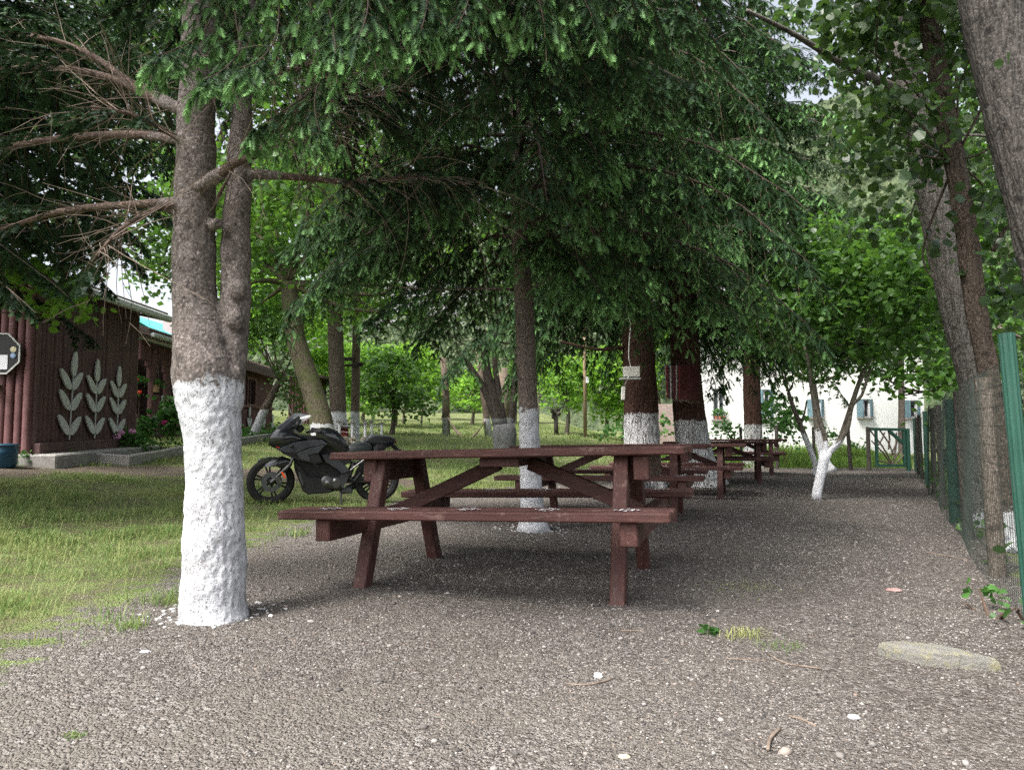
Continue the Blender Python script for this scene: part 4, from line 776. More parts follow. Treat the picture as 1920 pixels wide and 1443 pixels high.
# ---------------------------------------------------------------- right side: the forked young tree, poplars, walnut behind the fence
def right_trees():
    WL_ = lambda z, c0=(.06, .052, .042), c1=(.16, .145, .12): bark('smooth_limewashed_bark', c0, c1, z, (1, 1, .6), 18, .2, .3, .08, (.66, .67, .70))
    b = G(1530, 936); D = b[1]; nd = [(b - UP * .03, .062)] + [PR(x, y, w_, D) for x, y, w_ in ((1533, 915, 17), (1540, 885, 17), (1545, 860, 19), (1550, 846, 20))]
    lm = [([P(1550, 850, D), P(1575, 825, D), P(1590, 780, D + .05), P(1612, 715, D + .1), P(1640, 660, D + .2)], .052, .028), ([P(1552, 846, D), P(1572, 830, D - .05), P(1590, 800, D - .1), P(1598, 760, D - .15), P(1616, 740, D - .2), P(1632, 690, D - .2)], .036, .02),
          ([P(1548, 850, D), P(1547, 820, D), P(1535, 780, D), P(1522, 735, D), P(1518, 690, D - .1), P(1506, 640, D - .2)], .040, .02)]
    broadleaf('forked young tree with slim curved limbs and a limewashed foot on the open gravel', b, nd, WL_(base_z_white(828, D, b)), M_LEAF_MID,
              [blob(1640, 600, D, 1.1, 1.1, .7), blob(1540, 560, D, 1.0, 1.0, .7), blob(1700, 640, D, .8, .9, .5), blob(1600, 500, D, 1.1, 1.0, .7), blob(1690, 540, D, .9, .9, .6), blob(1480, 620, D, .6, .7, .45), blob(1580, 655, D, .6, .8, .35)], .115, 15, .16, 8, near=True, seed=70, nlimb=16, lr=.016, limbs=lm, fork=P(1600, 660, D), name='young_fruit_tree', group='whitewashed trees of the picnic yard', amp=.004, flare=.15)
    b = G(1531, 893); D = b[1]; nd = [(b, .07)] + [PR(x, y, w_, D) for x, y, w_ in ((1527, 865, 10), (1510, 820, 10), (1500, 795, 9), (1488, 765, 8), (1478, 735, 7))]
    broadleaf('thin crooked white-footed sapling leaning leftwards behind the forked young tree', b, nd, WL_(base_z_white(812, D, b)), M_LEAF_MID, [blob(1480, 690, D, .8, .8, .6), blob(1440, 660, D, .8, .8, .5), blob(1520, 700, D, .7, .8, .5)], .14, 10, .2, 7, seed=71, nlimb=6, lr=.02, name='young_fruit_tree', group='whitewashed trees of the picnic yard', limbs=[([P(1500, 797, D), P(1508, 775, D), P(1513, 750, D)], .03, .018)], amp=.004)
    b = G(1556, 884); D = b[1]; nd = [(b, .14)] + [PR(x, y, w_, D) for x, y, w_ in ((1548, 868, 17), (1540, 840, 15), (1534, 800, 15), (1530, 765, 14), (1524, 720, 12))]
    broadleaf('leaning pole-like tree with a tall white foot just behind the thin crooked sapling', b, nd, WL_(base_z_white(807, D, b)), M_LEAF_MID, [blob(1510, 650, D, 1.3, 1.2, .9), blob(1580, 640, D, 1.2, 1.2, .8), blob(1450, 600, D, 1.4, 1.2, 1.0), blob(1620, 690, D, .7, .8, .4)], .16, 8, .22, 7, seed=72, nlimb=7, lr=.03, name='young_fruit_tree', group='whitewashed trees of the picnic yard', amp=.006)
    # big leafy tree over the gate
    D = 15; b = ground(9.8, 14.2)
    broadleaf('leafy tree spreading bright leaves over the twig gate and the far end of the fence', b, [(b, .12), (b + UP * 1.4 + np.array([-.1, 0, 0]), .1), (b + UP * 2.6 + np.array([-.4, 0, 0]), .08)], M_BARK_G, M_LEAF_MID, [blob(1660, 640, D, 1.3, 1.3, .8), blob(1740, 600, D, 1.4, 1.3, .9), blob(1700, 510, D, 1.5, 1.3, .9), blob(1640, 470, D, 1.1, 1.2, .6), blob(1800, 640, D, 1.2, 1.2, .8), blob(1700, 720, D, .9, 1.0, .38), blob(1600, 570, D, 1.0, 1.2, .8)], .15, 9, .2, 8, near=True, seed=73, nlimb=10, lr=.04, clip=lambda p: fence_dist(p[:, 0], p[:, 1]) < 3)
    # poplars outside the fence
    pb = lambda z: bark('poplar_bark_lit', (.048, .043, .040), (.19, .172, .158), z, (1, 1, .14), 24, .6, .35, .05)  # paler bark: sunlight painted into the thicker trunk's colour
    b = np.array([3.76, 5.7, float(H(3.76, 5.7))]); D = 5.7; nd = [(b, .085)] + [PR(x, y, w_, D) for x, y, w_ in ((1890, 1000, 36), (1876, 890, 34), (1870, 815, 34), (1860, 740, 33), (1848, 665, 34), (1830, 577, 35), (1808, 400, 36), (1775, 222, 37), (1750, 89, 33), (1733, 0, 30), (1690, -260, 24), (1660, -600, 14))]
    broadleaf('slim poplar leaning inwards in front of the thicker poplar beyond the wire fence', b, nd, bark('slim_poplar_bark_shaded', (.030, .024, .020), (.105, .082, .066), base_z_white(955, D, b), (1, 1, .3), 30, .45), M_LEAF_DARK,  # browner bark, its colour also darkened for the shade on this trunk
              [blob(1700, 60, D, .7, .8, .45), blob(1800, 290, D, .3, .5, .3), blob(1690, 230, D, .4, .5, .3), blob(1650, 30, D, .4, .6, .25), blob(1850, 120, D, .5, .7, .5), blob(1640, 310, D, .22, .4, .12), blob(1860, 420, D, .35, .6, .35), blob(1760, -80, D, 1.0, 1.0, .5), blob(1870, 560, D, .3, .5, .3)], .085, 26, .12, 6, near=True, seed=74, nlimb=14, lr=.012, fork=P(1790, 300, D), name='poplar_tree', group='poplars beyond the wire fence', wd=.95, amp=.0125, flat=.3, hang=.6, limbs=[([P(1862, 470, D), P(1885, 430, D), P(1910, 415, D)], .02, .01)])
    b = np.array([4.75, 7.3, float(H(4.75, 7.3))]); D = 7.3; nd = [(b, .17)] + [PR(x, y, w_, D) for x, y, w_ in ((1850, 1000, 50), (1843, 890, 47), (1836, 815, 46), (1828, 740, 46), (1813, 665, 48), (1790, 577, 51), (1767, 444, 56), (1738, 310, 57), (1688, 89, 48), (1663, 0, 43), (1610, -250, 36), (1570, -600, 22))]
    broadleaf('thick ridged poplar with a limewashed foot beyond the wire fence', b, nd, pb(base_z_white(960, D, b)), M_LEAF_DARK,
              [blob(1640, 130, D, .5, .6, .4), blob(1700, 20, D, 1.0, .9, .5), blob(1540, 5, D, .6, .6, .16), blob(1800, 60, D, .9, .9, .6), blob(1640, 240, D, .5, .6, .35), blob(1640, 420, D + 1, .0 + .5, .6, .3), blob(1860, 250, D + 1, .8, .8, .7), blob(1900, 450, D + 1, .7, .8, .6), blob(1680, -120, D, 1.2, 1.2, .6), blob(1860, 330, D, .5, .6, .5), blob(1890, 620, D + 1, .6, .8, .6)], .095, 17, .14, 7, near=True, seed=75, nlimb=14, lr=.02, fork=P(1745, 250, D), name='poplar_tree', group='poplars beyond the wire fence', wd=.95, amp=.020, flat=.3, hang=.6,
              limbs=[([P(1690, 170, D), P(1600, 130, D - .2), P(1530, 90, D - .4), P(1480, 60, D - .6), P(1400, 20, D - .9)], .05, .015)])
    D = 4.3; b = np.array([3.55, 4.3, float(H(3.55, 4.3))]); nd = [(b, .22)] + [PR(x, y, w_, D) for x, y, w_ in ((2095, 900, 124), (2038, 700, 118), (1974, 460, 114), (1922, 266, 112), (1884, 110, 110), (1858, 0, 108), (1800, -260, 92), (1740, -600, 60))]
    broadleaf('massive grey poplar trunk leaning out of the upper corner of the frame', b, nd, bark('corner_poplar_bark', (.026, .023, .022), (.10, .09, .083), .9, (1, 1, .14), 24, .6), M_LEAF_DARK, [(P(1800, -400, D), (1.4, 1.2, .6)), (P(1900, -500, D), (1.4, 1.2, .7)), blob(2060, 200, D, .5, .6, .6)], .09, 16, .14, 7, near=True, seed=76, nlimb=6, lr=.02, name='poplar_tree', group='poplars beyond the wire fence', wd=.95, amp=.020, flat=.3, hang=.6)
    # leafy growth behind the poplars, across the road
    for i, (lb, px, D, bl) in enumerate((('dark leafy tree across the road, seen low through the wire mesh', 1840, 13, [blob(1830, 730, 13, 1.2, 1.0, 1.0), blob(1900, 700, 13, 1.4, 1.0, 1.3), blob(1960, 760, 13, 1.3, 1, 1.4), blob(1880, 810, 13, .9, .8, .6)]),
                                         ('tall leafy tree across the road behind the poplar trunks', 1900, 15, [blob(1880, 480, 15, 2.0, 1.4, 1.8), blob(1960, 350, 15, 2.0, 1.4, 2), blob(1900, 250, 15, 1.6, 1.4, 1.6), blob(1960, 600, 15, 2, 1.4, 1.4), blob(1840, 590, 15, 1.2, 1.4, .9), blob(1960, 120, 15, 2, 1.4, 1.6)]),
                                         ('bright rounded tree beside the hillside, under the power lines', 1690, 26, [blob(1690, 500, 26, 2.2, 1.6, 1.5), blob(1640, 540, 26, 1.8, 1.6, 1.6), blob(1740, 560, 26, 2.2, 1.6, 1.6), blob(1600, 600, 26, 1.6, 1.6, 1.2), blob(1680, 620, 26, 2, 1.6, 1.4)]))):
        x = (px - HX) / F * D; b = np.array([x, D, float(H(x, D))])
        broadleaf(lb, b, [(b, .14), (b + UP * 1.5, .11), (P(px, 600, D), .07)], M_BARK_G, M_LEAF_MID if i < 2 else M_LEAF, bl, .15 if i < 2 else .22, 8, .25, 8, seed=80 + i, nlimb=8, lr=.04, group='leafy trees around the road')
right_trees()
# ---------------------------------------------------------------- the log lodge
M_LOG = wood_paint('log_paint', (.092, .040, .041), (.175, .083, .083), (.26, .17, .165), axis=2)
M_LOGD = wood_paint('old_log_paint', (.062, .034, .033), (.125, .072, .069), (.20, .14, .135), axis=2)
M_CONC = pmat('concrete', (.20, .19, .175), (.34, .33, .31), 9, rough=.9, bump=.5, fine=(.5, (.14, .13, .12)))
M_GUT = pmat('gutter_metal', (.40, .43, .43), (.55, .58, .58), 5, rough=.45, bump=.1, spec=.5)
M_TILE = pmat('roof_tiles', (.06, .045, .04), (.15, .11, .10), 14, rough=.9, bump=.6)
M_DARKW = pmat('dark_inner_wood', (.03, .018, .016), (.06, .035, .03), 9)
M_WLEAF = pmat('weathered_white_wood', (.40, .42, .40), (.62, .64, .62), 22, (1, 1, .3), .8, .3, fine=(.35, (.25, .25, .22)))
def logs(m, a, b, zf0, zf1, width=.13, rng=None, gap=None):
    """half round vertical logs between plan points a and b; gap(s) gives the openings of the log at s as [(z0, z1)...]"""
    a = np.array(a, float); b = np.array(b, float); L = np.linalg.norm(b - a); d = (b - a) / L; nn = np.array([d[1], -d[0]]); n = max(1, int(round(L / width))); w_ = L / n
    for i in range(n):
        s0 = (i + .5) * w_; c = a + d * s0; rr = w_ * .5 * rng.uniform(.93, 1.0); off = rng.uniform(-.012, .012); spans = [(zf0(s0), zf1(s0))]
        if gap:
            for g0, g1 in gap(s0):
                spans = [q for (u, v) in spans for q in ((u, min(v, g0)), (max(u, g1), v)) if q[1] - q[0] > .02]
        for z0, z1 in spans:
            prof = [(-rr, -.05), (-rr * .95, off + rr * .35), (-rr * .6, off + rr * .75), (0, off + rr * .95), (rr * .6, off + rr * .75), (rr * .95, off + rr * .35), (rr, -.05)]
            lean = rng.uniform(-.01, .01); ring = [[(c[0] + d[0] * (p + lean * k) + nn[0] * q, c[1] + d[1] * (p + lean * k) + nn[1] * q, z) for p, q in prof] for k, z in ((0, z0), (.5, (z0 + z1) / 2), (1, z1))]
            m.loft(ring)
LA, LD = np.array([-7.34, 11.4]), nrm(np.array([-.17, 3.4])); LPER = np.array([-LD[1], LD[0]])
def lp(s, off=0.0): return LA + LD * s - LPER * off          # along the long wall; off = outwards (towards the yard)
def make_lodge():
    rn = random.Random(9); LEN = 3.45
    root = thing('log_lodge', 'reddish brown log building with three white wooden leaf sprigs on its wall', 'building', (LA[0], LA[1], float(H(*LA))))
    zb = lambda s: .60 + .026 * s; m = MB(); logs(m, LA, lp(LEN), lambda s: zb(s) + .14, lambda s: 3.4, .118, rn); m.build('wall', M_LOGD, root, smooth=True, angle=50)
    e = LA + LPER * 3.2; m = MB(); logs(m, e, LA - LD * .02, lambda s: .42, lambda s: 3.4, .128, rn); m.build('gable_wall', M_LOG, root, smooth=True, angle=50)
    m = MB(); a_, b_ = lp(0.02, .05), lp(LEN, .05); m.beam((*a_, zb(0) + .08), (*b_, zb(LEN) + .08), .16, .16, bev=.01); m.build('base_board', M_LOGD, root)
    m = MB()
    for s0, s1 in ((-.25, 1.6), (1.6, LEN)): m.beam((*lp(s0, .1), zb(s0) - .17), (*lp(s1, .1), zb(s1) - .17), .85, .34, bev=.02)
    m.build('plinth', M_CONC, root)
    m = MB(); b2 = lp(LEN); m.box(((LA[0] + b2[0]) / 2 - 1.7, (LA[1] + b2[1]) / 2, 2), (2.6, LEN - .4, 2.6), (-LPER[0], -LPER[1], 0), (LD[0], LD[1], 0)); m.build('inner_core', M_DARKW, root)
    ea, eb = np.array([-7.08, 10.3, 3.27]), np.array([-7.08, 15.2, 3.27]); up = np.array([-4.6, 0, 1.5]); m = MB()
    q = [ea, eb, eb + up, ea + up]; m.add([p + UP * z for z in (.06, .13) for p in q], [(3, 2, 1, 0), (4, 5, 6, 7), (0, 1, 5, 4), (1, 2, 6, 5), (2, 3, 7, 6), (3, 0, 4, 7)]); m.build('roof', M_TILE, root)
    m = MB(); m.beam(ea + np.array([.05, 0, .0]), eb + np.array([.05, 0, 0]), .12, .13, bev=.03); m.build('gutter', M_GUT, root)
    m = MB(); q = [(*lp(LEN, -.5), 3.40), (*lp(LEN, .40), 3.23), (eb[0], eb[1] - .05, 3.22)]; m.add([(x, y, z + k) for k in (0, .04) for x, y, z in q], [(2, 1, 0), (3, 4, 5), (0, 1, 4, 3), (1, 2, 5, 4), (2, 0, 3, 5)]); m.build('soffit', M_LOGD, root)
    # leaf sprigs carried by the wall
    for j, (px, pyt, pyb, lab) in enumerate(((122, 657, 824, 'largest white wooden leaf sprig on the log wall, its tip leaning'), (170, 673, 821, 'middle white wooden leaf sprig on the log wall'), (212, 686, 820, 'smallest white wooden leaf sprig on the log wall, above the pink hydrangea'))):
        k = (px - HX) / F; s = (k * LA[1] - LA[0]) / (LD[0] - k * LD[1]); c = lp(s, .085); Y = c[1]; z0 = P(px, pyb, Y)[2]; z1 = P(px, pyt, Y)[2]; h = z1 - z0
        t = thing('wooden_leaf_sprig', lab, 'wall ornament', (c[0], c[1], z0), 0, 'white wooden leaf sprigs on the log wall'); ax = np.array([LD[0], LD[1], 0])
        ln = .012 * (j == 0); MB().tube([(*c, z0), (*(c + LD * ln * 4), z0 + h * .75)], .013, 6).build('stem', M_WLEAF, t)
        def leaf(x, z, ang, L, W, par=t):
            pts = []
            for i in range(14):
                u = 2 * math.pi * i / 14; p, q = L / 2 * math.cos(u), W / 2 * math.sin(u) * (1 - .25 * math.cos(u)); pts.append((x + (p + L / 2) * math.cos(ang) - q * math.sin(ang), z + (p + L / 2) * math.sin(ang) + q * math.cos(ang)))
            MB().prism(pts, (c[0], c[1], z0), ax, UP, .026).build('leaf', M_WLEAF, par)
        leaf(.04 * (j == 0), h * .71, R(88 - 6 * (j == 0)), h * .29, h * .115)
        for z in (.06, .335, .565):
            W_ = h * .105; leaf(.02, h * z, R(44), h * .29, W_); leaf(-.02, h * z, R(137), h * .31, W_)
    return root
make_lodge()
M_BLACK = pmat('black_board', (.012, .012, .013), (.022, .022, .024), 20, rough=.5, bump=.1)
def make_board():
    c3 = P(6, 663, 11.15); ax = np.array([-LPER[0], -LPER[1], 0]); Y0 = LA + LPER * 1.0
    k = (4 - HX) / F; s = (k * LA[1] - LA[0]) / (LPER[0] - k * LPER[1]); q = LA + LPER * s - LD * .12; c = np.array([q[0], q[1], P(4, 663, q[1])[2]]); r = 42 * q[1] / F
    t = thing('notice_board', 'black octagonal board with white edge and two round badges on the log wall', 'sign', c)
    oc = lambda f: [(r * f * math.cos(R(22.5 + 45 * i)), r * f * math.sin(R(22.5 + 45 * i))) for i in range(8)]
    MB().prism(oc(.97), c, ax, UP, .03).build('panel', M_BLACK, t)
    m = MB(); o1, o2 = oc(1.0), oc(.93); nn = np.cross(ax, UP)
    for i in range(8):
        j = (i + 1) % 8; m.prism([o1[i], o1[j], o2[j], o2[i]], c + nn * .022, ax, UP, .018)
    m.build('border', M_WLEAF, t); nn = np.cross(ax, UP)
    M_CR, M_BL = pmat('cream_badge', (.5, .46, .32), (.6, .55, .38), 30), pmat('blue_badge', (.16, .26, .42), (.3, .4, .55), 30)
    m_ = MB(); m_.lathe(c + nn * .018 + ax * r * .62 + UP * r * .19, [(.045, 0), (.045, .01), (.028, .012)], nn, 16); m_.build('badge', M_CR, t)
    m_ = MB(); m_.lathe(c + nn * .018 + ax * r * .62 + UP * r * -.08, [(.04, 0), (.04, .01), (.022, .012)], nn, 16); m_.build('badge', M_BL, t)
    MB().prism([(-.2, -.24), (.13, -.24), (.13, -.02), (-.2, -.02)], c + nn * .019, ax, UP, .006).build('paper', pmat('white_paper', (.6, .62, .66), (.72, .73, .76), 5), t)
    c2 = c + UP * -(r + .13) + ax * -.10; t2 = thing('small_sign', 'small white sign with a green picture under the octagonal board', 'sign', c2)
    MB().box(c2, (.24, .17, .015), ax, nn).box(c2, (.001, .001, .001)).build('panel', pmat('sign_white', (.6, .6, .62), (.7, .7, .7), 9), t2)
    MB().prism([(-.09, -.06), (.10, -.06), (.10, .03), (.03, .05), (-.09, .0)], c2 + nn * .0, ax, UP, .19 * 0 + .026).build('picture', pmat('sign_green', (.05, .30, .05), (.12, .42, .10), 18), t2)
    g = G(10, 868); g = ground(g[0] + .0, 10.9) if g[1] > 10.9 else g; g = np.array([(10 - HX) / F * 10.7, 10.7, float(H((10 - HX) / F * 10.7, 10.7))])
    t3 = thing('plastic_barrel', 'dark blue plastic barrel standing at the foot of the log wall', 'barrel', g); mb = pmat('blue_plastic', (.006, .045, .085), (.012, .07, .12), 6, rough=.4, spec=.5)
    MB().lathe(g, [(.15, 0), (.17, .03), (.185, .2), (.19, .22), (.185, .24), (.18, .30)], n=20).build('body', mb, t3, smooth=True, angle=40); MB().lathe(g + UP * .30, [(.188, 0), (.195, .015), (.185, .035), (.05, .04)], n=20).build('rim', mb, t3, smooth=True, angle=40)
make_board()
FX = lambda Y: -9.57 - .036 * (Y - 18.95)
def fs(px):                            # depth at which the farther lodge's front crosses pixel column px
    k = (px - HX) / F; return (-9.57 + .036 * 18.95) / (k + .036)
def make_long_lodge():
    rn = random.Random(5); y0, y1 = 19.0, 31.0; a, b = np.array([FX(y0), y0]), np.array([FX(y1), y1]); zt = 3.36
    root = thing('long_lodge', 'low red brown lodge with an arched porch behind the log building', 'building', (a[0], a[1], float(H(*a)))); d = nrm(b - a)
    ops = [(fs(250), fs(278), -1, 2.86), (fs(284), fs(309), 2.0, 2.86), (fs(318), fs(345), 2.0, 2.86)]
    def gap(s):
        y = y0 + s * d[1]; out = []
        for u, v, z0, z1 in ops:
            if u < y < v:
                e = min(y - u, v - y) / (v - u); out.append((z0, z1 - max(0, .22 - e) * 2.6))
        if fs(459.5) < y < fs(473): out.append((2.1, 3.02))
        return out
    m = MB(); logs(m, a, b, lambda s: .45 + .03 * s, lambda s: zt, .115, rn, gap); m.build('wall', M_LOG, root, smooth=True, angle=50)
    MB().box((a[0] - 2.2, (y0 + y1) / 2, 2.0), (.1, y1 - y0 - .2, 2.7)).box((a[0] - 1.1, y0 + 3.1, 2), (2.0, .1, 2.7)).build('inner_wall', M_DARKW, root)
    m = MB(); e0, e1 = np.array([FX(18.6) + .45, 18.6, zt + .05]), np.array([FX(31.5) + .45, 31.5, zt + .05]); up = np.array([-4, 0, 1.0]); q = [e0, e1, e1 + up, e0 + up]
    m.add([p + UP * z for z in (0, .09) for p in q], [(3, 2, 1, 0), (4, 5, 6, 7), (0, 1, 5, 4), (1, 2, 6, 5), (2, 3, 7, 6), (3, 0, 4, 7)])
    for i in range(70):
        y = 18.65 + i * .185; x = FX(y) + .44; m.tube([(x, y, zt + .17), (x - 1.9, y, zt + .64)], .075, 6)
    m.build('roof', M_TILE, root)
    MB().beam(e0 + np.array([.07, 0, .02]), np.array([FX(24) + .52, 24, zt + .06]), .12, .11, bev=.03).build('gutter', M_GUT, root)
    MB().beam((FX(24) + .42, 24.1, zt - .03), (FX(31.5) + .42, 31.5, zt - .03), .05, .2).build('fascia', M_LOGD, root)
    w0, w1 = fs(459.5), fs(473); f = MB(); x = FX((w0 + w1) / 2) + .06
    f.box((x, (w0 + w1) / 2, 2.06), (.14, w1 - w0 + .2, .09)).box((x, (w0 + w1) / 2, 3.06), (.1, w1 - w0 + .2, .08)); f.box((x, w0, 2.56), (.1, .08, .92)).box((x, w1, 2.56), (.1, .08, .92)).box((x - .04, (w0 + w1) / 2, 2.56), (.05, .05, .92)); wn = f.build('window', M_LOG, root)
    MB().box((x - .08, (w0 + w1) / 2, 2.56), (.01, w1 - w0 - .1, .9)).build('pane', pmat('window_glass', (.02, .022, .024), (.03, .032, .035), 3, rough=.1, bump=0, spec=.6), wn)
    MB().beam((FX(26) + .08, 26, 2.0), (FX(31) + .08, 31, 2.02), .07, .1).build('rail', M_LOG, root)
    # white tulip shaped ornaments on its boards
    for px, pt, pb, lb in ((297, 741, 772, 'white wooden tulip under the arch with the hanging pot'), (299, 778, 792, 'lower white wooden tulip half hidden by the hydrangea leaves'), (463, 760, 804, 'white wooden tulip under the window of the long lodge'), (489, 760, 806, 'white wooden tulip behind the leaning small tree'), (507, 776, 808, 'white wooden tulip at the far end of the long lodge wall')):
        Y = fs(px); c = np.array([FX(Y) + .1, Y, P(px, pb, Y)[2]]); h = P(px, pt, Y)[2] - c[2]; t = thing('wooden_tulip', lb, 'wall ornament', c, 0, 'white wooden tulips on the long lodge'); ax = np.array([.0, 1, 0])
        MB().tube([c, c + UP * h * .5], .02, 5).build('stem', M_WLEAF, t)
        for ang, z, L, W in ((88, .5, .5, .17), (55, .12, .42, .17), (125, .12, .42, .17)):
            pts = []
            for i in range(12):
                u = 2 * math.pi * i / 12; p, q = L * h / 2 * (1 + math.cos(u)), W * h / 2 * math.sin(u) * 1.3; g_ = R(ang); pts.append((p * math.cos(g_) - q * math.sin(g_), z * h + p * math.sin(g_) + q * math.cos(g_)))
            MB().prism(pts, c, ax, UP, .03).build('leaf', M_WLEAF, t)
    return root
make_long_lodge()
M_GARD = leafmat('garden_leaves', (.03, .085, .02), (.09, .22, .045), .35, .45, .3)
def shrub(label, name, base, blobs, size=.09, per=26, spread=.1, k=6, seed=1, flowers=None, group=None, m=None, near=True, cat='plant', stems=5):
    root = thing(name, label, cat, base, 0, group); rg = np.random.default_rng(seed); mb = MB()
    for i in range(stems):
        c, r = blobs[i % len(blobs)]; e = np.array(c) + rg.normal(size=3) * .3 * np.array(r if np.ndim(r) else (r,) * 3); mb.tube([np.array(base) + rg.normal(size=3) * np.array([.04, .04, 0]), (np.array(base) + e) / 2 + rg.normal(size=3) * .03, e], [.009, .007, .004], 5)
    mb.build('stem', M_TWIG, root)
    pos = clusters(rg, blobs, per, spread, k); V, r = leaf_tris(rg, pos, size, near, .55, .85, .2); tri_mesh('foliage', V, m or M_GARD, root, np.repeat(np.clip(.45 + rg.normal(size=len(pos)) * .28, 0, 1), r))
    for c, rad, fm in (flowers or ()):
        fb = MB()
        for i in range(60 if rad > .04 else 14): fb.ball(np.array(c) + nrm(rg.normal(size=3)) * rad * np.array([1, 1, .8]) * .85, rad * .28, 5)
        fb.build('flower', fm, root)
    return root
def make_flowerbed():
    pts = [G(240, 872), G(300, 861), G(350, 850), G(420, 838), G(500, 824), G(560, 812)]; t = thing('bed_kerb', 'pale concrete kerb curving round the flower bed before the lodge', 'kerb', pts[0])
    m = MB()
    for a, b in zip(pts[:-1], pts[1:]): m.beam(a + UP * .06, b + UP * .06, .12, .22, bev=.015)
    m.beam(G(166, 866) + UP * .05, pts[0] + UP * .05 + np.array([.06, 0, 0]), .14, .22, bev=.015); m.build('kerb_stone', M_CONC, t)
    pink, red, mag = pmat('hydrangea_pink', (.50, .22, .40), (.66, .36, .52), 60), pmat('red_petals', (.55, .03, .02), (.65, .07, .04), 60), pmat('magenta_petals', (.45, .02, .16), (.55, .05, .22), 60)
    D = 14.2; b = gz(225, D); shrub('pink hydrangea blooming at the corner of the log wall', 'hydrangea', b, [blob(225, 830, D, .42, .35, .22), blob(205, 838, D, .2, .2, .16), blob(255, 835, D, .25, .25, .2)], .10, 34, .08, 6, 3, [(P(198, 827, D - .25), .065, pink), (P(209, 813, D - .25), .07, pink), (P(219, 818, D - .3), .07, pink), (P(228, 811, D - .2), .055, pink), (P(248, 808, D - .25), .06, pink)])
    D = 16; b = gz(300, D); shrub('large leaved green shrub with one magenta bloom beside the porch', 'hydrangea', b, [blob(300, 800, D, .55, .45, .3), blob(335, 790, D, .45, .4, .32), blob(275, 812, D, .35, .35, .2), blob(320, 765, D, .25, .3, .25)], .15, 20, .12, 5, 4, [(P(309, 792, D - .5), .06, mag)])
    D = 18.9; b = gz(262, D); shrub('red flowering plant standing in the dark porch doorway', 'geranium', b, [blob(262, 722, D, .22, .2, .26), blob(258, 740, D, .14, .14, .1)], .11, 30, .06, 4, 5, [(P(255, 711, D - .2), .06, red), (P(262, 735, D - .2), .05, red)], stems=4)
    D = 15; b = gz(270, D); shrub('low green border plants growing along the inside of the kerb', 'border_plant', b, [blob(250, 845, 14.2, .5, .25, .08), blob(300, 838, 15, .5, .25, .1), blob(340, 830, 16, .5, .3, .14)], .07, 40, .06, 5, 6)
    D = 21.5; b = gz(470, D); shrub('low leafy plants under the tulip boards beyond the kerb', 'border_plant', b, [blob(470, 812, D, .5, .3, .18), blob(500, 808, D + 1, .6, .3, .2), blob(455, 818, D - 1, .3, .3, .15)], .12, 22, .1, 5, 7)
    for i, (px, py, s, D) in enumerate(((52, 850, .2, 11.2), (90, 862, .16, 11.6), (140, 862, .22, 12.2))):
        b = gz(px, D); shrub(['weed growing up the corner of the log wall beside the barrel', 'small weed at the foot of the plinth under the largest leaf sprig', 'low weed at the end of the plinth before the kerb'][i], 'weed', b, [(b + UP * s * .5, (s, s * .7, s * .6))], .07, 50, .05, 4, 20 + i, group='weeds along the plinth', stems=3)
    # pot hanging in the arch
    Y = fs(293) + .05; c = np.array([FX(Y) - .05, Y, P(293, 727, Y)[2]]); t = thing('hanging_pot', 'wooden flower pot hung on cords in the porch arch', 'flower pot', c)
    MB().lathe(c, [(.07, -.12), (.10, .08)], n=10).build('pot', pmat('pot_wood', (.25, .16, .09), (.36, .24, .14), 20), t); m = MB()
    for k in (0, 2.1, 4.2): m.tube([c + np.array([.1 * math.cos(k), .1 * math.sin(k), .08]), c + UP * .75], .006, 4)
    m.build('cord', M_DEAD, t); rg = np.random.default_rng(2); pos = c + UP * .14 + rg.normal(size=(70, 3)) * np.array([.12, .12, .05]); V, r = leaf_tris(rg, pos, .1); tri_mesh('foliage', V, M_GARD, t, np.repeat(rg.random(70), r))
make_flowerbed()
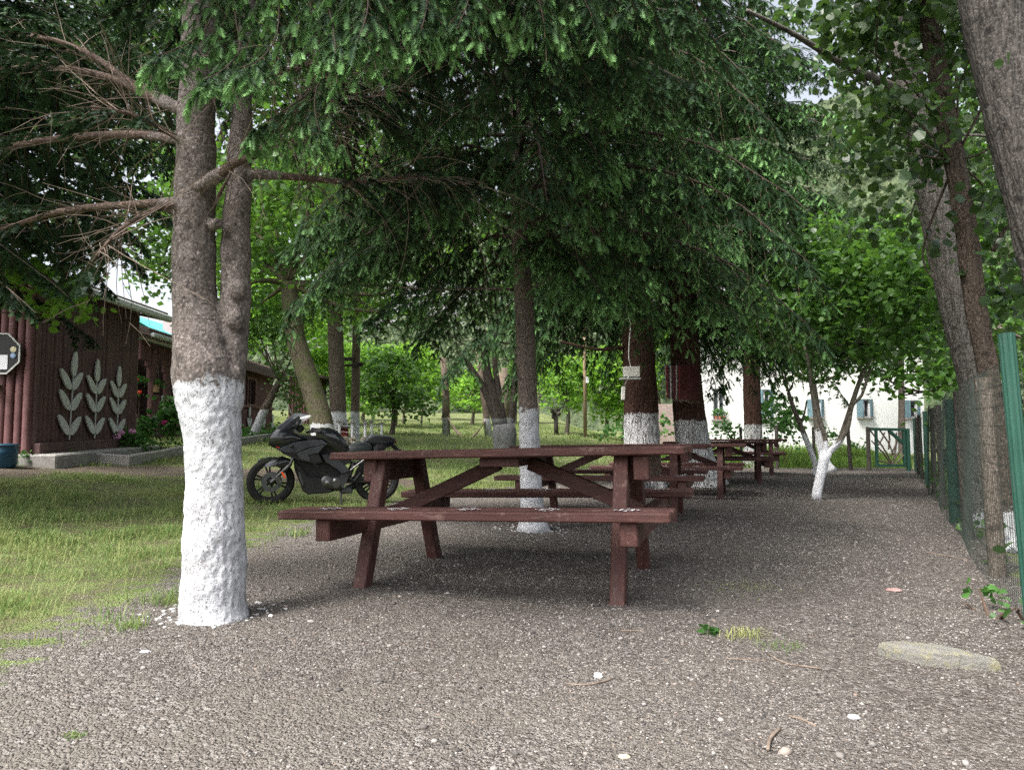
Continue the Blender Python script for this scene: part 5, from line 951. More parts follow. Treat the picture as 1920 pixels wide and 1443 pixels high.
def make_back_houses():
    # shed beyond the long lodge
    c = np.array([-9.9, 35.0]); z = float(H(*c)); t = thing('red_shed', 'small red board shed showing past the curved mossy trunk', 'shed', (c[0], c[1], z)); rn = random.Random(2); m = MB()
    logs(m, (c[0] - .6, c[1]), (c[0] + .35, c[1]), lambda s: z, lambda s: z + 2.3, .14, rn); logs(m, (c[0] + .35, c[1]), (c[0] + .35, c[1] + 3), lambda s: z, lambda s: z + 2.3, .14, rn); m.build('wall', M_LOG, t, smooth=True, angle=50)
    MB().box((c[0] + .1, c[1] + 1.4, z + 2.4), (1.9, 3.6, .1), (1, 0, -.12)).build('roof', M_TILE, t)
    # house with the turquoise roof
    c = np.array([-19, 37.0]); t = thing('turquoise_roofed_house', 'house with a turquoise metal roof glimpsed between the eaves and the forked spruce', 'house', (c[0], c[1], 2)); m = MB()
    m.box((c[0] + .1, c[1] + 4, 2.8), (5.4, 8, 4.2)); m.build('wall', pmat('cream_wall', (.55, .5, .45), (.65, .6, .55), 3), t)
    tq = pmat('turquoise_roof', (.07, .38, .40), (.11, .46, .47), 3, rough=.5); m = MB(); rd = np.array([-18.9, 36.4, 6.85])
    for sx in (-1, 1): m.add([rd + np.array([0, 0, k]) for k in (0, .12)] + [rd + np.array([0, 8.8, k]) for k in (0, .12)] + [rd + np.array([sx * 3.6, 0, -2.1 + k]) for k in (0, .12)] + [rd + np.array([sx * 3.6, 8.8, -2.1 + k]) for k in (0, .12)], [(0, 4, 6, 2), (1, 3, 7, 5), (0, 1, 5, 4), (2, 6, 7, 3), (4, 5, 7, 6), (0, 2, 3, 1)])
    rf = m.build('roof', tq, t); MB().box((-17.6, 38.2, 6.3), (.6, .6, 1.1)).build('chimney', pmat('chimney_plaster', (.36, .26, .27), (.44, .33, .33), 6), rf)
    # white house on the right
    Y = 30.0; x0, x1 = 6.62, 16.6; z0 = .2; t = thing('white_house', 'long white plastered house with blue window shutters behind the garden', 'house', (11, Y, z0))
    wp = pmat('white_plaster', (.66, .66, .65), (.76, .76, .75), 1.2, rough=.9, bump=.15, fine=(.25, (.58, .57, .55))); blue = wood_paint('blue_shutter_paint', (.07, .13, .16), (.12, .20, .235), (.28, .31, .32), 2); gl = pmat('house_glass', (.03, .035, .04), (.05, .055, .06), 3, rough=.08, bump=0, spec=.6)
    wins = [(1338, 1361, 728, 786, 'dark'), (1518, 1542, 748, 782, 's'), (1611, 1634, 748, 782, 's'), (1699, 1722, 750, 783, 's'), (1424, 1447, 730, 784, 's')]; m = MB(); top = 6.0
    W_ = [(P(a_, 800, Y)[0], P(b_, 800, Y)[0], P(960, d_, Y)[2], P(960, c_, Y)[2], k) for a_, b_, c_, d_, k in wins]; W_.sort()
    xs = x0
    for a_, b_, zb_, zt_, k in W_:
        m.box(((xs + a_) / 2, Y + .2, (z0 + top) / 2), (a_ - xs, .4, top - z0)); m.box(((a_ + b_) / 2, Y + .2, (z0 + zb_) / 2), (b_ - a_, .4, zb_ - z0)); m.box(((a_ + b_) / 2, Y + .2, (zt_ + top) / 2), (b_ - a_, .4, top - zt_)); xs = b_
    m.box(((xs + x1) / 2, Y + .2, (z0 + top) / 2), (x1 - xs, .4, top - z0)); m.box((x1 - .2, Y + 3.4, (z0 + top) / 2), (.4, 6, top - z0)); m.build('wall', wp, t)
    MB().box((6.1, Y + .22, 1.2), (1.0, .4, 2.0)).build('brick_wall', brick_mat(), t)
    MB().box(((x0 + x1) / 2, Y + 3, top + .9), (x1 - x0 + 1, 8, .2), (1, 0, 0), (0, 1, .3)).build('roof', M_TILE, t)
    for a_, b_, zb_, zt_, k in W_:
        cx, cz, w_, h_ = (a_ + b_) / 2, (zb_ + zt_) / 2, b_ - a_, zt_ - zb_; f = MB()
        for s in (-1, 1): f.box((cx + s * (w_ / 2 - .03), Y + .12, cz), (.06, .08, h_)); f.box((cx, Y + .121, cz + s * (h_ / 2 - .03)), (w_ - .12, .08, .06))
        f.box((cx, Y + .122, cz), (.05, .06, h_ - .12)); wn = f.build('window', M_WHITE, t); MB().box((cx, Y + .16, cz), (w_ - .1, .01, h_ - .1)).build('pane', gl, wn); MB().box((cx, Y - .05, zb_ - .03), (w_ + .16, .24, .06)).build('sill', M_CONC, wn)
        if k == 's':
            for s in (-1, 1): MB().box((cx + s * (w_ / 2 - .02), Y - .1, cz), (.05, .26, h_ - .02), (1, s * -.9, 0)).build('shutter', blue, wn)
    a_, b_, zb_, zt_, k = [q for q in W_ if q[4] == 'dark'][0]
    for i, fx in enumerate((.2, .5, .8)):
        c = np.array([a_ + (b_ - a_) * fx, Y - .06, zb_]); p = thing('potted_plant', ['potted plant at the end of the window sill towards the rug tree', 'potted plant in the middle of the house window sill', 'potted plant at the end of the window sill towards the gate'][i], 'potted plant', c, 0, 'potted plants on the window sill')
        MB().lathe(c, [(.05, 0), (.07, .13)], n=10).build('pot', pmat('terracotta', (.28, .10, .06), (.36, .14, .08), 20), p); rg = np.random.default_rng(i); pos = c + UP * .28 + rg.normal(size=(45, 3)) * np.array([.08, .06, .09]); V, r = leaf_tris(rg, pos, .09); tri_mesh('foliage', V, M_GARD, p, np.repeat(rg.random(45), r))
def brick_mat():
    t = NT('brick'); v = t.coord('Object'); mp = t.n('ShaderNodeMapping'); mp.inputs['Rotation'].default_value = (R(90), 0, 0); t.l(v, mp.inputs[0]); b = t.n('ShaderNodeTexBrick'); t.l(mp.outputs[0], b.inputs[0])
    for k, c in (('Color1', (.30, .20, .18, 1)), ('Color2', (.36, .25, .22, 1)), ('Mortar', (.38, .36, .34, 1))): b.inputs[k].default_value = c
    b.inputs['Scale'].default_value = 1.0; b.inputs['Brick Width'].default_value = .26; b.inputs['Row Height'].default_value = .085; b.inputs['Mortar Size'].default_value = .012; return t.fin(b.outputs[0], .9, None, .15)
make_back_houses()
# ---------------------------------------------------------------- wire fence, gate, posts, hammock, poles
M_GREENP = wood_paint('green_post_paint', (.008, .042, .029), (.020, .082, .058), (.05, .07, .06), 2)
M_POSTW = bark('weathered_post', (.06, .045, .036), (.16, .13, .11), None, (1, 1, .2), 22, .5)
M_POSTD = bark('dark_post', (.035, .030, .027), (.09, .08, .07), None, (1, 1, .2), 22, .5)
M_WIRE = pmat('green_wire', (.016, .026, .021), (.035, .048, .040), 20, rough=.6, bump=0, spec=.4)
def fpt(y, off=0.0):
    s = (y - FA[1]) / FD[1]; return FA + FD * s + np.array([FD[1], -FD[0]]) * off
def make_fence():
    b = fpt(2.95); root = thing('wire_fence', 'green welded wire fence on mixed green and log posts along the gravel', 'fence', (b[0], b[1], float(H(*b)))); rn = random.Random(3)
    top = lambda y: 1.22 + .03 * math.sin(y * 1.3) + .006 * y; ys = np.arange(1.9, 19.2, .062); V = []; rw = .0017
    def wire(p, q, r=rw):
        p, q = np.array(p), np.array(q); d = nrm(q - p); u = nrm(np.cross(d, (.3, .5, .81))); v = np.cross(d, u); c = [u * r, -u * r * .5 + v * r * .87, -u * r * .5 - v * r * .87]
        for k in range(3): V.append([p + c[k], p + c[(k + 1) % 3], q + c[(k + 1) % 3], q + c[k]])
    def fp(y, z): o = fpt(y, .0 + .02 * math.sin(y * 2.1 + z * 2)); return (o[0], o[1], z)
    for i, y in enumerate(ys):
        if y > 8 and i % 2 or y > 12 and i % 4: continue
        g = float(H(*fpt(y))) - .02; zz = np.linspace(g, top(y), 4)
        for a_, b_ in zip(zz[:-1], zz[1:]): wire(fp(y, a_), fp(y, b_), rw if y < 9 else rw * 1.3)
    for k in range(13):
        yy = np.arange(1.9, 19.2, .25)
        for a_, b_ in zip(yy[:-1], yy[1:]):
            z = lambda y: float(H(*fpt(y))) + (top(y) - float(H(*fpt(y)))) * k / 12; wire(fp(a_, z(a_)), fp(b_, z(b_)))
    tri_mesh('wire_mesh', np.array(V), M_WIRE, root)
    for y, kind, h, off, r, lean in ((2.96, 'g', 1.27, -.02, .028, (-.05, .02)), (4.75, 'w', 1.24, .07, .052, (-.03, .01)), (6.4, 'd', 1.25, .06, .042, (-.04, 0)), (7.6, 'g', 1.24, .05, .05, (0, 0)), (9.3, 'd', 1.26, .05, .036, (-.02, 0)), (11.2, 'd', 1.28, .05, .036, (.02, 0)), (13.2, 'g', 1.3, .05, .034, (0, 0)), (15.4, 'd', 1.3, .05, .036, (-.02, 0)), (17.5, 'd', 1.32, .05, .036, (0, 0)), (19.0, 'g', 1.34, .05, .036, (0, 0))):
        p = fpt(y, off); g = float(H(*p)); m = MB(); pts = [(p[0] + lean[0] * t, p[1] + lean[1] * t, g - .1 + (h + .1) * t) for t in np.linspace(0, 1, 9)]
        m.tube(pts, r, 14 if kind != 'g' else 36, True, furrow(rn.random() * 9, .006, 8, 1) if kind != 'g' else (lambda th, p, r_: .0022 * math.cos(th * 12))); m.build('post', {'g': M_GREENP, 'w': M_POSTW, 'd': M_POSTD}[kind], root, smooth=True, angle=60)
make_fence()
def make_gate():
    D = 19.2; a, b = gz(1626, D - .35), gz(1700, D); root = thing('garden_gate', 'green framed garden gate filled with crossed twigs at the end of the fence', 'gate', (a + b) / 2); h = P(1626, 802, D)[2] - a[2]
    m = MB(); m.tube([a - UP * .1, a + UP * (h + .02)], .05, 10); m.build('post', M_POSTD, root); m = MB(); m.tube([b - UP * .1, b + UP * h], .055, 10); m.build('post', M_GREENP, root)
    f = MB(); d = nrm(b - a); q = lambda u, z: a + (b - a) * u + UP * z
    f.beam(q(.03, h - .03), q(.98, h - .03), .06, .07); f.beam(q(.18, .14), q(.95, .14), .05, .06); f.beam(q(.2, .1), q(.2, h - .06), .06, .06, (0, 1, 0)); f.beam(q(.9, .1), q(.9, h - .06), .06, .06, (0, 1, 0)); f.beam(q(.52, h - .06), q(.9, h * .64), .05, .08); f.build('frame', M_GREENP, root)
    rg = np.random.default_rng(4); m = MB()
    for (u0, z0, u1, z1) in ((.05, .95, .6, .15), (.08, .7, .58, .12), (.2, .25, .6, .12), (.25, .6, .42, .9), (.55, .15, .95, .75), (.5, .5, .52, .95), (.60, .15, .72, .9), (.55, .35, .8, .9), (.62, .12, .95, .45), (.3, .95, .62, .4), (.7, .75, .9, .95)): m.tube([q(u0, z0 * h), q((u0 + u1) / 2 + .03, (z0 + z1) / 2 * h + .02), q(u1, z1 * h)], [.02, .022, .018], 6)
    m.build('twig_filling', M_POSTW, root)
    m = MB(); 
    D2 = 15.6; a2, b2 = P(1768, 845, D2), P(1800, 842, D2); root = thing('rustic_rail', 'rustic pole railing with green uprights beyond the wire fence by the road', 'railing', (a2[0], D2, float(H(a2[0], D2))))
    for py in (842, 884): MB().tube([P(1752, py + 3, D2), P(1806, py, D2)], .045, 8).build('rail', M_POSTW, root)
    for px in (1772, 1792): MB().tube([P(px, 892, D2) - UP * .2, P(px, 846, D2)], .03, 8).build('post', M_GREENP, root)
make_gate()
def post_thing(name, label, cat, px, pyt, D, r, mat, group=None, lean=0.0, base=None):
    b = gz(px, D, -.05) if base is None else base; h = P(px, pyt, D)[2] - b[2]; t = thing(name, label, cat, b, 0, group); MB().tube([b, b + UP * h * .5 + np.array([lean * .5, 0, 0]), b + UP * h + np.array([lean, 0, 0])], [r, r * .96, r * .92], 10, True, furrow(px, r * .15)).build('shaft', mat, t, smooth=True, angle=60); return t
for px, pyt, D, lb in ((1323, 803, 23, 'leaning grey garden post between the rug tree and the rose bush'), (1388, 800, 24, 'short dark garden post before the white house wall'), (1455, 797, 20, 'dark garden post just right of the last picnic table'), (1524, 800, 22, 'dark garden post beside the leaning white-footed tree'), (1592, 803, 19.4, 'grey garden post left of the twig gate')):
    post_thing('garden_post', lb, 'post', px, pyt, D, .05, M_POSTD, 'old garden posts', .0 if px != 1592 else -.05)
def limed(name, z): return bark(name, (.06, .045, .035), (.17, .135, .105), z, (1, 1, .2), 18, .4, .3, .04)
def make_poles():
    D = 24.5; b = gz(666, D, -.1); t = thing('utility_pole', 'weathered wooden pole with short cross arms and a white painted foot', 'utility pole', b); MB().tube([b, b + UP * 6.5], [.145, .115], 14, True, furrow(3, .012)).build('shaft', limed('pole_wood', base_z_white(772, D, b)), t, smooth=True, angle=60)
    for py, x0, x1 in ((673, 642, 664), (685, 644, 680), (682, 666, 682)): MB().beam(P(x0, py, D - .15), P(x1, py, D - .15), .09, .12 if py < 680 else .08).build('cross_arm', M_POSTD, t)
    D = 33; b = gz(1097, D, -.1); t = thing('utility_pole', 'thin pale brown wooden pole with a small grey box on the far lawn', 'utility pole', b); MB().tube([b, b + UP * 7], [.085, .075], 10).build('shaft', pmat('pale_pole', (.20, .14, .09), (.32, .24, .16), 6, (1, 1, .2)), t, smooth=True); MB().box(P(1101, 712, D - .14), (.12, .12, .26)).build('meter_box', M_GUT, t)
    # hammock and its posts
    D = 31; w2 = limed('hammock_post_wood', base_z_white(780, D, gz(837, D))); b = gz(837, D, -.05); t = thing('hammock_post', 'brown post with a white foot holding the hammock end nearest the bushes', 'post', b, 0, 'posts that carry the hammock'); MB().tube([b, P(836, 740, D), P(831, 670, D)], [.17, .15, .12], 12, True, furrow(1, .015)).build('shaft', w2, t, smooth=True)
    b = gz(917, D, -.05); t = thing('hammock_post', 'leaning post with a white foot holding the hammock end beside the many stemmed tree', 'post', b, 0, 'posts that carry the hammock'); MB().tube([b, P(912, 780, D), P(905, 730, D), P(896, 660, D)], [.17, .15, .13, .1], 12, True, furrow(2, .015)).build('shaft', w2, t, smooth=True)
    D = 36; b = gz(946, D, -.05); t = thing('lawn_post', 'grey barked tall stump with a small white band behind the stems of the dark tree', 'post', b); MB().tube([b, P(946, 740, D), P(943, 690, D)], [.27, .24, .22], 14, True, furrow(5, .02)).build('shaft', limed('stump_wood', base_z_white(782, D, b)), t, smooth=True)
    a, e = P(839, 778, 30.9), P(912, 790, 30.9); t = thing('hammock', 'pale pink hammock slung between two white footed posts', 'hammock', (a + e) / 2 - UP * .5); rings = []
    for u in np.linspace(0, 1, 22):
        c = P(839 + 73 * u, [780 + (14 + 30 * math.sin(math.pi * min(1, u * 1.05)) ** .8) * (1 if 0 < u < 1 else 0) * math.sin(math.pi * u) ** .5 for _ in (0,)][0] + 6 * u, 30.9); wd = .03 + .38 * math.sin(math.pi * u) ** .7; rings.append([c + np.array([0, -wd, .10 * math.sin(math.pi * u)]), c + np.array([0, -wd * .5, .02]), c, c + np.array([0, wd * .5, .02]), c + np.array([0, wd, .16 * math.sin(math.pi * u)]), c + np.array([0, wd, .16 * math.sin(math.pi * u) - .015]), c + np.array([0, 0, -.02]), c + np.array([0, -wd, .10 * math.sin(math.pi * u) - .015])])
    m = MB(); m.loft(rings); m.build('cloth', pmat('hammock_cloth', (.42, .27, .24), (.52, .36, .32), 9), t, smooth=True); MB().tube([P(838, 770, 30.9), P(845, 784, 30.9)], .012, 5).tube([P(905, 792, 30.9), P(914, 776, 30.9)], .012, 5).build('rope', M_DEAD, t)
    D = 34; b = gz(1043, D); t = thing('pollarded_stump', 'dark knobbly pollarded stump on the far lawn left of the thin pole', 'stump', b); m = MB(); m.tube([b, P(1042, 780, D)], [.11, .10], 10); rn = random.Random(1)
    for i in range(9): m.ball(P(1042, 778, D) + np.array([rn.uniform(-.22, .22), rn.uniform(-.2, .2), rn.uniform(-.1, .25)]), rn.uniform(.08, .14), 7)
    m.build('stub', M_POSTD, t, smooth=True); m = MB()
    for i in range(10): m.tube([P(1042, 775, D) + np.array([rn.uniform(-.2, .2), 0, 0]), P(1042, 762, D) + np.array([rn.uniform(-.35, .35), rn.uniform(-.2, .2), 0])], [.03, .012], 5)
    m.build('shoot', M_POSTD, t)
    # low wire fence with capped white posts round the stones
    c = gz(660, 21.3); t = thing('low_wire_fence', 'low wire fence with capped white posts beside the ridged grey trunk', 'fence', c)
    cap = pmat('post_cap', (.12, .11, .10), (.2, .18, .17), 9); ps = []
    for px, D in ((611, 22.5), (637, 20.6), (650, 22.5), (661, 20.5), (685, 20.6), (684, 23), (697, 22.6), (716, 22.0)):
        p = gz(px, D, -.05); ps.append(p); s = MB().tube([p, p + UP * .72], .035, 8).build('post', M_WHITE, t, smooth=True, angle=60); MB().lathe(p + UP * .72, [(.075, -.02), (.08, .0), (.03, .04)], n=10).build('cap', cap, s)
    m = MB()
    for i, j in ((0, 2), (2, 5), (5, 6), (6, 7), (1, 3), (3, 4)):
        for z in (.25, .45, .62): m.tube([ps[i] + UP * z, ps[j] + UP * z], .006, 3)
    m.build('wire', M_GUT, t)
    c = gz(662, 20.2); t = thing('stone_pile', 'low heap of pale field stones behind the motorcycle seat', 'stones', c); rn = random.Random(4); rg = random.Random(4); m = MB()
    for i in range(34): m.ball(c + np.array([rn.uniform(-.42, .55), rn.uniform(-.3, .3), rn.uniform(.02, .26)]), rn.uniform(.06, .12), 7, (1.2, 1, .7), .18, rg)
    m.build('stones', pmat('field_stone', (.22, .19, .15), (.42, .38, .32), 6, rough=.9, bump=.6), t)
    c = gz(645, 20.9); t = thing('red_lantern', 'small dark red house-shaped lantern standing against the ridged grey trunk', 'lantern', c + UP * .0); MB().box(c + UP * .28, (.24, .2, .42), bev=.02).build('body', pmat('dark_red_paint', (.12, .02, .018), (.18, .04, .03), 12), t); MB().lathe(c + UP * .48, [(.2, 0), (.02, .16)], n=8).build('roof', M_POSTD, t)
    # power lines in front of the hillside
    for k, (p0, p1) in enumerate((((1560, 452), (1740, 405)), ((1540, 446), (1740, 418)))):
        a, b = P(*p0, 40), P(*p1, 40); m = MB(); m.tube([a + (b - a) * u - UP * .35 * (4 * u * (1 - u)) for u in np.linspace(-1, 2.5, 30)], .018, 5); o = m.build('power_line', M_GUT); tag(o, ['upper pale power line in front of the rocky hillside', 'lower pale power line in front of the rocky hillside'][k], 'cable', 'power lines before the hill')
make_poles()
# --- things on the big trunks
def make_hung():
    D = 12.3; c = P(1183, 700, D); t = thing('switch_box', 'pale grey switch box on a little shelf fixed to the tall conifer trunk', 'electric box', c); sh = pmat('pale_plastic', (.50, .50, .46), (.60, .60, .55), 8, rough=.5, bump=.05)
    MB().box(P(1184, 697, D - .06), (.27, .12, .17), bev=.012).build('body', sh, t, smooth=False); MB().box(P(1181, 710, D - .08), (.34, .2, .02)).build('shelf', M_GUT, t)
    pts = [P(x, y, D - .1 + .02 * math.sin(y)) for x, y in ((1178, 590), (1182, 610), (1180, 640), (1179, 670), (1183, 692), (1178, 708), (1171, 722))]; rg_ = [P(1172 + 8 * math.cos(a_), 592 + 7 * math.sin(a_), D - .12) for a_ in np.linspace(-.5, 7.5, 22)]
    t = thing('hanging_cable', 'white cable looped on the tall conifer trunk above the switch box', 'cable', P(1178, 592, D - .1)); m = MB(); m.tube(smooth_path(pts, 30), .012, 6); m.tube(rg_, .012, 6); m.build('cord', sh, t, smooth=True); MB().beam(P(1169, 724, D - .1), P(1168, 750, D - .1), .065, .05, (0, 1, 0), .01).build('socket', sh, t)
    # rug nailed on the second dark trunk
    D = 12.55; tl, tr, bl, br = P(1245, 686, D), P(1307, 683, D), P(1249, 747, D), P(1309, 752, D); t = thing('striped_rug', 'dark red striped rug with fringe hung on the whitewashed furrowed trunk', 'rug', (tl + br) / 2)
    nt_ = NT('rug_weave'); v = nt_.coord('Object'); sp = nt_.n('ShaderNodeSeparateXYZ'); nt_.l(v, sp.inputs[0]); fx = nt_.math('ADD', nt_.math('MULTIPLY', sp.outputs[0], 1.75), .5); nz = nt_.noise(v, 60, 3)
    dr, wt, bk, rd = (.062, .020, .022), (.30, .28, .26), (.028, .028, .032), (.15, .022, .026)
    cc = nt_.n('ShaderNodeValToRGB'); cr = cc.color_ramp; cr.interpolation = 'CONSTANT'; stp = [(0, wt), (.035, rd), (.075, bk), (.13, wt), (.17, bk), (.21, dr), (.29, wt), (.325, bk), (.37, rd), (.40, dr)]
    while len(cr.elements) < len(stp): cr.elements.new(.5)
    for el, (p, c_) in zip(cr.elements, stp): el.position = p; el.color = (*c_, 1)
    nt_.l(fx, cc.inputs[0]); col = nt_.mix(nt_.ramp(nz, [(.45, 0.0), (.7, .5)]), cc.outputs[0], (.12, .055, .055)); mt = nt_.fin(col, .95, nt_.bump(nz, .5, .006), .1)
    V = []; n, k = 16, 14
    for th in (0, .018):
        for j in range(k + 1):
            for i in range(n + 1):
                u, w_ = i / n, j / k; p = (tl * (1 - u) + tr * u) * (1 - w_) + (bl * (1 - u) + br * u) * w_; V.append(p + np.array([0, -.03 - th - .03 * math.sin(u * 7 + w_ * 2) * w_ - .12 * (1 - (2 * u - 1) ** 2), -.015 * math.sin(u * math.pi) * (1 - w_)]))
    s = (n + 1) * (k + 1); f = []
    for j in range(k):
        for i in range(n):
            q = j * (n + 1) + i; f += [(q, q + 1, q + n + 2, q + n + 1), (s + q + n + 1, s + q + n + 2, s + q + 1, s + q)]
    bd = [i for i in range(n + 1)] + [j * (n + 1) + n for j in range(1, k + 1)] + [k * (n + 1) + i for i in range(n - 1, -1, -1)] + [j * (n + 1) for j in range(k - 1, 0, -1)]
    for a_, b_ in zip(bd, bd[1:] + bd[:1]): f.append((b_, a_, a_ + s, b_ + s))
    m = MB(); m.add(V, f); m.build('cloth', mt, t, smooth=True, angle=50); rn = random.Random(3); m = MB()
    for i in range(40):
        u = i / 39; p = bl * (1 - u) + br * u + np.array([0, -.05 - .12 * (1 - (2 * u - 1) ** 2), 0]); m.tube([p, p + np.array([rn.uniform(-.01, .01), 0, -rn.uniform(.03, .06)])], .004, 3)
    m.build('fringe', M_DEAD, t)
make_hung()
def make_small():
    # garden plants before the house
    for i, (l_, px, D, bl, fl) in enumerate((('rose bush with pale leaves under the house window with pots', 1350, 24, [blob(1350, 810, 24, .55, .5, .42), blob(1375, 815, 24, .4, .4, .3), blob(1330, 822, 24, .35, .4, .25)], None), ('leafy green bush left of the thin crooked sapling', 1470, 21.5, [blob(1470, 815, 21.5, .45, .4, .45), blob(1490, 825, 21.5, .3, .3, .3), blob(1462, 790, 21.5, .35, .3, .3)], None),
                                        ('tall reedy plants standing before the white house beside the garden conifer', 1450, 25, [blob(1450, 775, 25, .7, .5, .6), blob(1480, 790, 25, .4, .4, .6)], None), ('green weeds crowding behind the trunk with the switch box', 1165, 20, [blob(1165, 800, 20, .35, .5, .3), blob(1150, 815, 20, .4, .4, .2), blob(1245, 800, 20, .25, .3, .35)], None), ('low green bush right of the forked young tree by the wall', 1600, 24, [blob(1555, 822, 24, .4, .4, .3), blob(1600, 835, 24, .5, .3, .15)], None))):
        b = gz(px, D); shrub(l_, 'garden_bush', b, bl, .12 if i != 2 else .2, 14, .13, 5, 30 + i, cat='bush')
    rg = np.random.default_rng(9); n = 26000; x = rg.uniform(4.2, 13.5, n); y = rg.uniform(19.5, 29.5, n); ed = edge_dist(x, y); nz = np.array([mnoise.noise((a_ * .7, b_ * .7, 4)) for a_, b_ in zip(x, y)]); k = (ed > .15) & (fence_dist(x, y) < 0) & (rg.random(n) < .55 + nz); x, y, nz = x[k], y[k], nz[k]; n = len(x)
    o = tri_mesh('tall_grass', blades(rg, x, y, rg.uniform(.12, .36, n) * (1 + nz), np.full(n, .022), .7), leafmat('tall_grass_blades', (.05, .12, .02), (.20, .30, .06), .4, .6), tint=np.tile(rg.uniform(0, .8, n), 2)); tag(o, 'tall bright grass growing between the gravel and the white house', 'grass', kind='stuff')
    n = 9000; y = rg.uniform(2.2, 19, n); off = rg.uniform(.05, 2.6, n); s = (y - FA[1]) / FD[1]; x = FA[0] + FD[0] * s + FD[1] * off; y2 = y - FD[0] * off; nz = np.array([mnoise.noise((a_ * 1.1, b_ * 1.1, 14)) for a_, b_ in zip(x, y2)]); k = rg.random(n) < .35 + nz * 1.2; x, y2 = x[k], y2[k]; n = len(x)
    pos = np.stack([x, y2, H(x, y2) + rg.random(n) ** 2 * .35 + .02], -1); V, r = leaf_tris(rg, pos, .085, True, .5, .8); o = tri_mesh('undergrowth', V, M_LEAF_MID, None, np.repeat(rg.random(n), r)); tag(o, 'weeds and fallen leaves growing beyond the wire fence', 'undergrowth', kind='stuff')
    # loose bits on the gravel
    stone = lambda nm, a_, b_: pmat(nm, a_, b_, 9, rough=.9, bump=.7, dist=.01, fine=(.5, tuple(q * .6 for q in a_)))
    c = G(1745, 1240); t = MB(); rn = random.Random(8); rings = []
    out = [(-.19, .12), (-.13, .15), (-.05, .135), (.03, .095), (.09, .05), (.14, .0), (.19, -.07), (.235, -.15), (.15, -.145), (.08, -.12), (.0, -.10), (-.07, -.06), (-.11, -.01), (-.16, .03)]
    for f, z in ((1.05, -.03), (1.0, .03), (.93, .048), (.55, .056)): rings.append([c + np.array([p[0] * f * .8, p[1] * f * .8 + p[0] * 0, z + rn.uniform(-.003, .003)]) for p in out[::-1]])
    t.loft(rings); nt_ = NT('mossy_slab'); v = nt_.coord('Object'); n1 = nt_.noise(v, 22, 7, .7); sp = nt_.n('ShaderNodeSeparateXYZ'); nt_.l(v, sp.inputs[0])
    mt = nt_.fin(nt_.mix(nt_.ramp(nt_.math('ADD', n1, .0), [(.50, 0.0), (.62, .8)]), (.17, .165, .15), (.23, .215, .13)), .95, nt_.bump(n1, 1.0, .02), .1)
    o = t.build('flat_rock', mt, smooth=False); tag(o, 'flat half buried rock with yellowish moss in the gravel near the fence', 'rock')
    def rock(name, lab, px, py, r, sc, m, seed):
        p = G(px, py); o = MB().ball(p + UP * r * sc[2] * .5, r, 9, sc, .16, random.Random(seed)).build(name, m, smooth=False); tag(o, lab, 'stone')
    st1, st2, st3 = stone('white_stone', (.5, .5, .5), (.72, .72, .72)), stone('tan_stone', (.40, .35, .24), (.52, .46, .32)), stone('pink_stone', (.26, .16, .15), (.36, .24, .22))
    rock('stone', 'white lump of stone beside a curved twig on the open gravel', 1121, 1270, .014, (1.2, 1, .9), st1, 1); rock('stone', 'yellowish flat stone near the bottom edge of the gravel', 1170, 1421, .013, (1.4, .9, .6), st2, 2); rock('stone', 'pinkish flat stone on the gravel between table and fence', 1676, 1108, .035, (1.3, .9, .35), st3, 3); rock('stone', 'smooth grey stone on the gravel below the mossy rock', 1600, 1347, .016, (1.3, .9, .6), stone('grey_stone', (.25, .25, .26), (.36, .36, .36), ), 4)
    rock('stone', 'dark pointed stone on the foreground gravel', 1433, 1346, .009, (.9, .9, 1.1), stone('dark_stone', (.03, .03, .03), (.07, .065, .06)), 5); rock('stone', 'pale bluish stone on the bare soil by the front lawn edge', 272, 1223, .014, (1.6, .9, .5), stone('bluish_stone', (.35, .36, .40), (.48, .49, .52)), 6)
    for i, (pp, r, lb) in enumerate((([(1062, 1284), (1100, 1286), (1130, 1280), (1150, 1274)], .0032, 'curved brown twig lying beside the white lump of stone'), ([(1440, 1227), (1470, 1244), (1510, 1251), (1540, 1255)], .003, 'thin dark twig lying below the dry grass tuft'), ([(1462, 1370), (1445, 1388), (1440, 1410)], .005, 'short bent stick near the bottom edge of the gravel'), ([(1362, 1236), (1400, 1238), (1438, 1240)], .0025, 'straight pale twig lying below the green weed'), ([(1480, 1345), (1505, 1352), (1530, 1364)], .004, 'knotty twig lying in the foreground gravel'), ([(1165, 1184), (1200, 1184)], .003, 'straight brown stick lying in front of the table leg'), ([(1735, 1036), (1780, 1044), (1815, 1052)], .004, 'pale vine stem lying at the fence foot'))):
        p = [G(x, y) + UP * (r + .002) for x, y in pp]; o = MB().tube(smooth_path(p, 10), r, 6, True, furrow(i, r * .3, 20, 9)).build('twig', M_DEAD, smooth=True); tag(o, lb, 'twig', 'twigs lying on the gravel')
    def tuft(lab, px, py, n, h, spread, green, name='grass_tuft'):
        c = G(px, py); x = c[0] + rg.normal(size=n) * spread; y = c[1] + rg.normal(size=n) * spread * .7; o = tri_mesh(name, blades(rg, x, y, rg.uniform(.4, 1, n) * h, np.full(n, .0032), 1.2), M_GRASS, None, np.tile(np.clip(rg.normal(size=n) * .15 + green, 0, 1), 2)); tag(o, lab, 'grass tuft')
    tuft('dry straw coloured grass tuft on the gravel right of the table', 1400, 1195, 90, .075, .05, .95); tuft('sparse low green tuft lying beside the dry straw tuft', 1470, 1215, 50, .05, .05, .15); tuft('flat yellow green grass patch behind the dry straw tuft', 1395, 1100, 200, .025, .13, .6); tuft('green tuft growing against the foot of the forked spruce', 318, 1130, 260, .12, .09, .2); tuft('small green tuft on the foreground gravel', 138, 1380, 70, .02, .02, .2)
